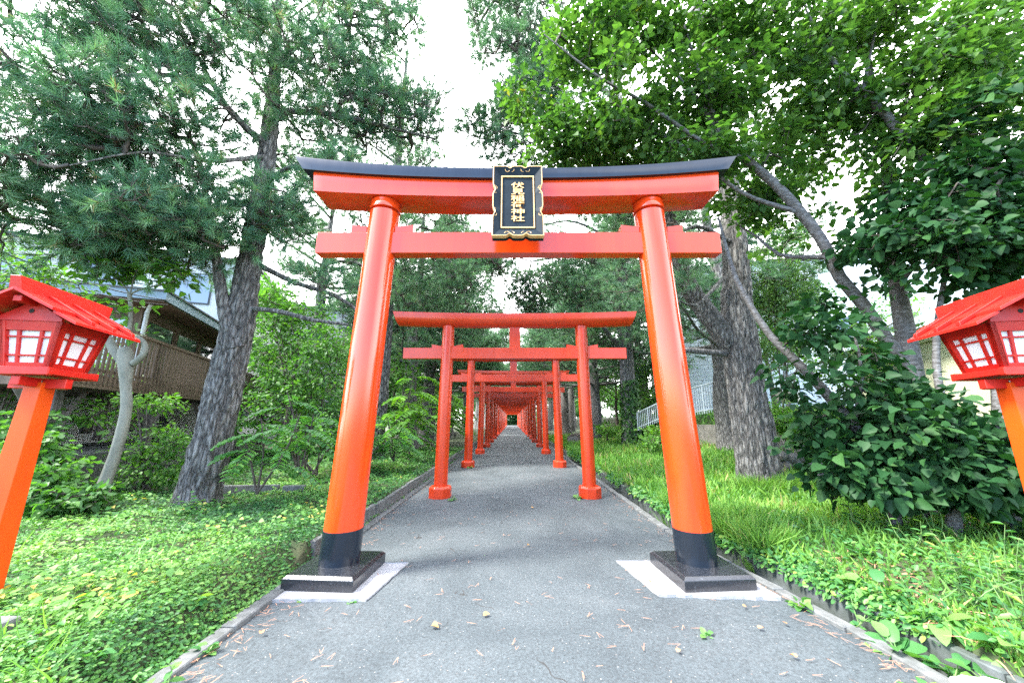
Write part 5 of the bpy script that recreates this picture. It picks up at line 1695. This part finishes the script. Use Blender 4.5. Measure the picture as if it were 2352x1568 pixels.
mb = MB(); mb.tube([(-.45, .35, 4.6), (-.55, .45, 4.4), (-.55, .45, 2.2)], [.05, .05, .05], 12); mb.build('downpipe', STEELW, smooth=True, **K)
dk = bx('deck', WOODDK, [((-9, -3.9, 2.05), (.75, .74, 2.3)), ((-.74, .74, 2.05), (.75, 6.5, 2.3))])
rl = bx('deck_railing', WOODDK, [((.66, -3.9, 3.22), (.78, 6.5, 3.28)), ((.68, -3.9, 2.36), (.74, 6.5, 2.42))])
bx('slats', WOODDK, [((.74, y0, 2.12), (.765, y0 + (.105 if y0 > -1.2 else .06), 3.2)) for y0 in np.arange(-3.85, 6.4, .135)], rl)
for y0 in (-3.9, -1.4, 1.1, 3.6, 6.1):
    bx('railing_post', WOODDK, [((.63, y0 - .05, 2.3), (.735, y0 + .05, 3.215))], rl)
for y0 in (-3.4, -.4, 2.6, 5.6):
    st = bx('deck_post', WOODGR, [((.25, y0 - .09, -.1), (.43, y0 + .09, 2.04))])
    mb = MB()
    for s in (-1, 1):
        mb.tube([(.34, y0 + s * .09, 1.35), (.34, y0 + s * .75, 2.02)], [.06, .06], 4)
    mb.build('brace', WOODGR, st, world=False)
lw = bx('lower_wall', WHITEW, [((-1.6, -3.4, .9), (-1.45, 7, 2.04)), ((-9, 1.5, .9), (-1.61, 1.6, 2.04))])
for y0 in (-2.6, -1.3, .6, 2.4, 4.2):
    wf = bx('window', DKROOF, [((-1.46, y0, 1.15), (-1.42, y0 + .42, 1.6))])
    bx('pane', GLASS, [((-1.425, y0 + .05, 1.2), (-1.41, y0 + .37, 1.55))], wf)
bx('foundation', CONC, [((-1.62, -4.2, -.2), (.9, 7.2, .9))])
mb = MB(); mb.tube([(-1.2, .3, 4.62), (-1.2, .3, 4.5)], [.03, .03], 8); mb.tube([(-1.2, .34, 4.5), (-1.15, .14, 4.38)], [.05, .09], 12); mb.build('flood_lamp', DKROOF, smooth=True, **K)


def block(name, label, loc, rz, sx, sy, h, wall, wins, cat='building', roofmat=DKROOF, sillz=None):
    B = thing(name, label, cat, loc, rad(rz))
    bx('wall', wall, [((0, 0, -.5), (sx, sy, h))], B)
    bx('roof', roofmat, [((-.12, -.12, h), (sx + .12, sy + .12, h + .22))], B)
    for face, u, z, w_, hh in wins:
        if face == 'f':
            f_ = bx('window', DKROOF, [((u, -.05, z), (u + w_, .02, z + hh))], B)
            bx('pane', GLASS, [((u + .06, -.065, z + .06), (u + w_ - .06, -.045, z + hh - .06))], f_)
        elif face == 'r':
            f_ = bx('window', DKROOF, [((sx - .02, u, z), (sx + .05, u + w_, z + hh))], B)
            bx('pane', GLASS, [((sx + .045, u + .06, z + .06), (sx + .065, u + w_ - .06, z + hh - .06))], f_)
        else:
            f_ = bx('window', DKROOF, [((-.05, u, z), (.02, u + w_, z + hh))], B)
            bx('pane', GLASS, [((-.065, u + .06, z + .06), (-.045, u + w_ - .06, z + hh - .06))], f_)
    return B


block('apartment_building', 'tall pale building rising behind the timber-decked house', (-27, 13.5, 0), 20, 14, 9, 9.6, WHITEW,
      [('f', u, z, 1.5, 1.6) for u in (1.5, 4.5, 7.5, 10.8) for z in (1.6, 4.4, 7.2)] + [('r', u, z, 1.4, 1.6) for u in (1.2, 4, 6.8) for z in (1.6, 4.4, 7.2)])
block('grey_building', 'grey building partly hidden behind the pine limbs', (-17.5, 24.5, 0), 14, 5.5, 6, 9.3, GREYWALL, [('f', 1.2, z, 1.1, 1.3) for z in (2, 5)] + [('r', 2, z, 1.2, 1.3) for z in (2, 5, 7)])
block('brick_outbuilding', 'low pale outbuilding behind the shrubs beyond the bed', (-10.2, 33.5, 0), 8, 3.2, 5, 4.2, CREAM, [('f', 1, 1.6, 1, 1.2)])
block('tiled_building', 'white tile-clad building behind the thick pine', (9.4, 21.5, 0), -14, 14, 9, 10.5, TILEW, [('f', u, z, 1.3, 1.4) for u in (5.2, 8.6) for z in (2.4, 5.6)] + [('l', 3.5, z, 1.2, 1.4) for z in (2.4, 5.6)])

CH_ = thing('cream_house', 'cream-walled house with pale ribbed metal roof behind the heart-leaved tree', 'house', (8.75, 6.6, 0), rad(-18))
bx('wall', CREAM, [((.55, -3.5, -.2), (7, 5.2, 3.62))], CH_)
bx('cornice', CREAM, [((.42, -3.6, 3.30), (.549, 5.3, 3.62)), ((.28, -3.65, 3.44), (.419, 5.35, 3.62))], CH_)
mb = MB()
sl_ = .62
nrib = 24
for i in range(nrib):
    xa, xb = i * .19, (i + 1) * .19
    za, zb_ = 3.68 + xa * sl_, 3.68 + xb * sl_
    mb.hexa([(xa, -3.9, za - .06), (xb, -3.9, zb_ - .06), (xb, 5.6, zb_ - .06), (xa, 5.6, za - .06)], [(xa, -3.9, za + .055), (xb, -3.9, zb_ + .002), (xb, 5.6, zb_ + .002), (xa, 5.6, za + .055)])
mb.build('roof', RIBROOF, CH_, world=False)


def railing(label, p, q, n, h, group):
    p, q = Vector(p), Vector(q)
    t = thing('railing', label, 'railing', tuple(p), 0, group)
    for dz, r_ in ((h, .028), (.12, .02)):
        mb = MB(); mb.tube([p + Vector((0, 0, dz)), q + Vector((0, 0, dz))], [r_, r_], 8); mb.build('rail', RAILM, t, smooth=True)
    for i in range(n + 1):
        c = p.lerp(q, i / n)
        big = i % 6 == 0
        mb = MB(); mb.tube([c, c + Vector((0, 0, h))], [.026 if big else .012] * 2, 8 if big else 6)
        mb.build('post' if big else 'baluster', RAILM, t, smooth=True)
    return t


railing('galvanised railing on the retaining wall behind the thick pine', at(1588, 955, 14.6), at(1690, 938, 12.4), 18, 1.05, 'galvanised railings by the stairs')
railing('low blue-grey stair railing at the bottom of the bank', at(1466, 988, 16.5), at(1530, 962, 15.0), 15, .75, 'galvanised railings by the stairs')

# overhead cables
for i, (a, b_, sag) in enumerate((((-60, 160, 6.5), (420, 440, 11), .3), ((-40, 560, 5.5), (390, 690, 9.3), .15), ((-40, 580, 5.6), (385, 700, 9.3), .18), ((590, 730, 10), (745, 690, 18), .2))):
    p, q = at(*a), at(*b_)
    mb = MB()
    mb.tube([p.lerp(q, s) - Vector((0, 0, sag * 4 * s * (1 - s))) for s in np.linspace(0, 1, 14)], [.012] * 14, 6)
    o = mb.build('cable', CABLE, None, smooth=True)
    tag(o, ['black cable crossing high through the forked pine crown', 'upper black service cable running down to the grey roof edge', 'lower black service cable running down to the grey roof edge', 'thin cable beside the grey building'][i], 'cable')

# ------------------------------------------------------------------ sky and sun
SUN_EL, SUN_AZ = rad(52), rad(250)      # azimuth from +Y, clockwise: behind the camera and well to its left
w = bpy.data.worlds.new('World')
scene.world = w
w.use_nodes = True
nt = w.node_tree
bg = nt.nodes['Background']
sky = nt.nodes.new('ShaderNodeTexSky')
sky.sky_type = 'NISHITA'
sky.sun_disc = False
sky.sun_elevation = SUN_EL
sky.sun_rotation = SUN_AZ
sky.ozone_density = 4
tc = nt.nodes.new('ShaderNodeTexCoord')
nz = noise_tex(nt, 1.6, 6, .55, tc.outputs['Generated'])
sepx = nt.nodes.new('ShaderNodeSeparateXYZ')
nt.links.new(tc.outputs['Generated'], sepx.inputs[0])
# thin overcast ahead, breaking into blue behind the camera
ad = nt.nodes.new('ShaderNodeMath'); ad.operation = 'MULTIPLY_ADD'
nt.links.new(sepx.outputs[1], ad.inputs[0]); ad.inputs[1].default_value = .55
nt.links.new(nz.outputs['Fac'], ad.inputs[2])
cl = ramp(nt, [(.12, (0, 0, 0)), (.50, (1, 1, 1))], ad.outputs[0])
mxs = nt.nodes.new('ShaderNodeMix'); mxs.data_type = 'RGBA'
nt.links.new(cl.outputs[0], mxs.inputs[0])
nt.links.new(sky.outputs[0], mxs.inputs[6])
mxs.inputs[7].default_value = (9.3, 9.4, 9.6, 1)
nt.links.new(mxs.outputs[2], bg.inputs['Color'])
bg.inputs['Strength'].default_value = .10
sl = bpy.data.lights.new('sun', 'SUN')
sl.energy = 1.5
sl.angle = rad(12)
sl.color = (1, .95, .86)
so = bpy.data.objects.new('sun', sl)
d = Vector((math.sin(SUN_AZ) * math.cos(SUN_EL), math.cos(SUN_AZ) * math.cos(SUN_EL), math.sin(SUN_EL)))
so.rotation_euler = d.to_track_quat('Z', 'Y').to_euler()
so.location = (-20, -30, 40)
COL.objects.link(so)

scene.render.engine = 'CYCLES'
scene.cycles.use_denoising = False
scene.cycles.max_bounces = 8
scene.cycles.diffuse_bounces = 5
scene.cycles.glossy_bounces = 3
scene.cycles.transmission_bounces = 4
scene.cycles.sample_clamp_indirect = 8
scene.view_settings.view_transform = 'Standard'
scene.view_settings.look = 'None'
scene.view_settings.gamma = 1
scene.view_settings.exposure = 3.4
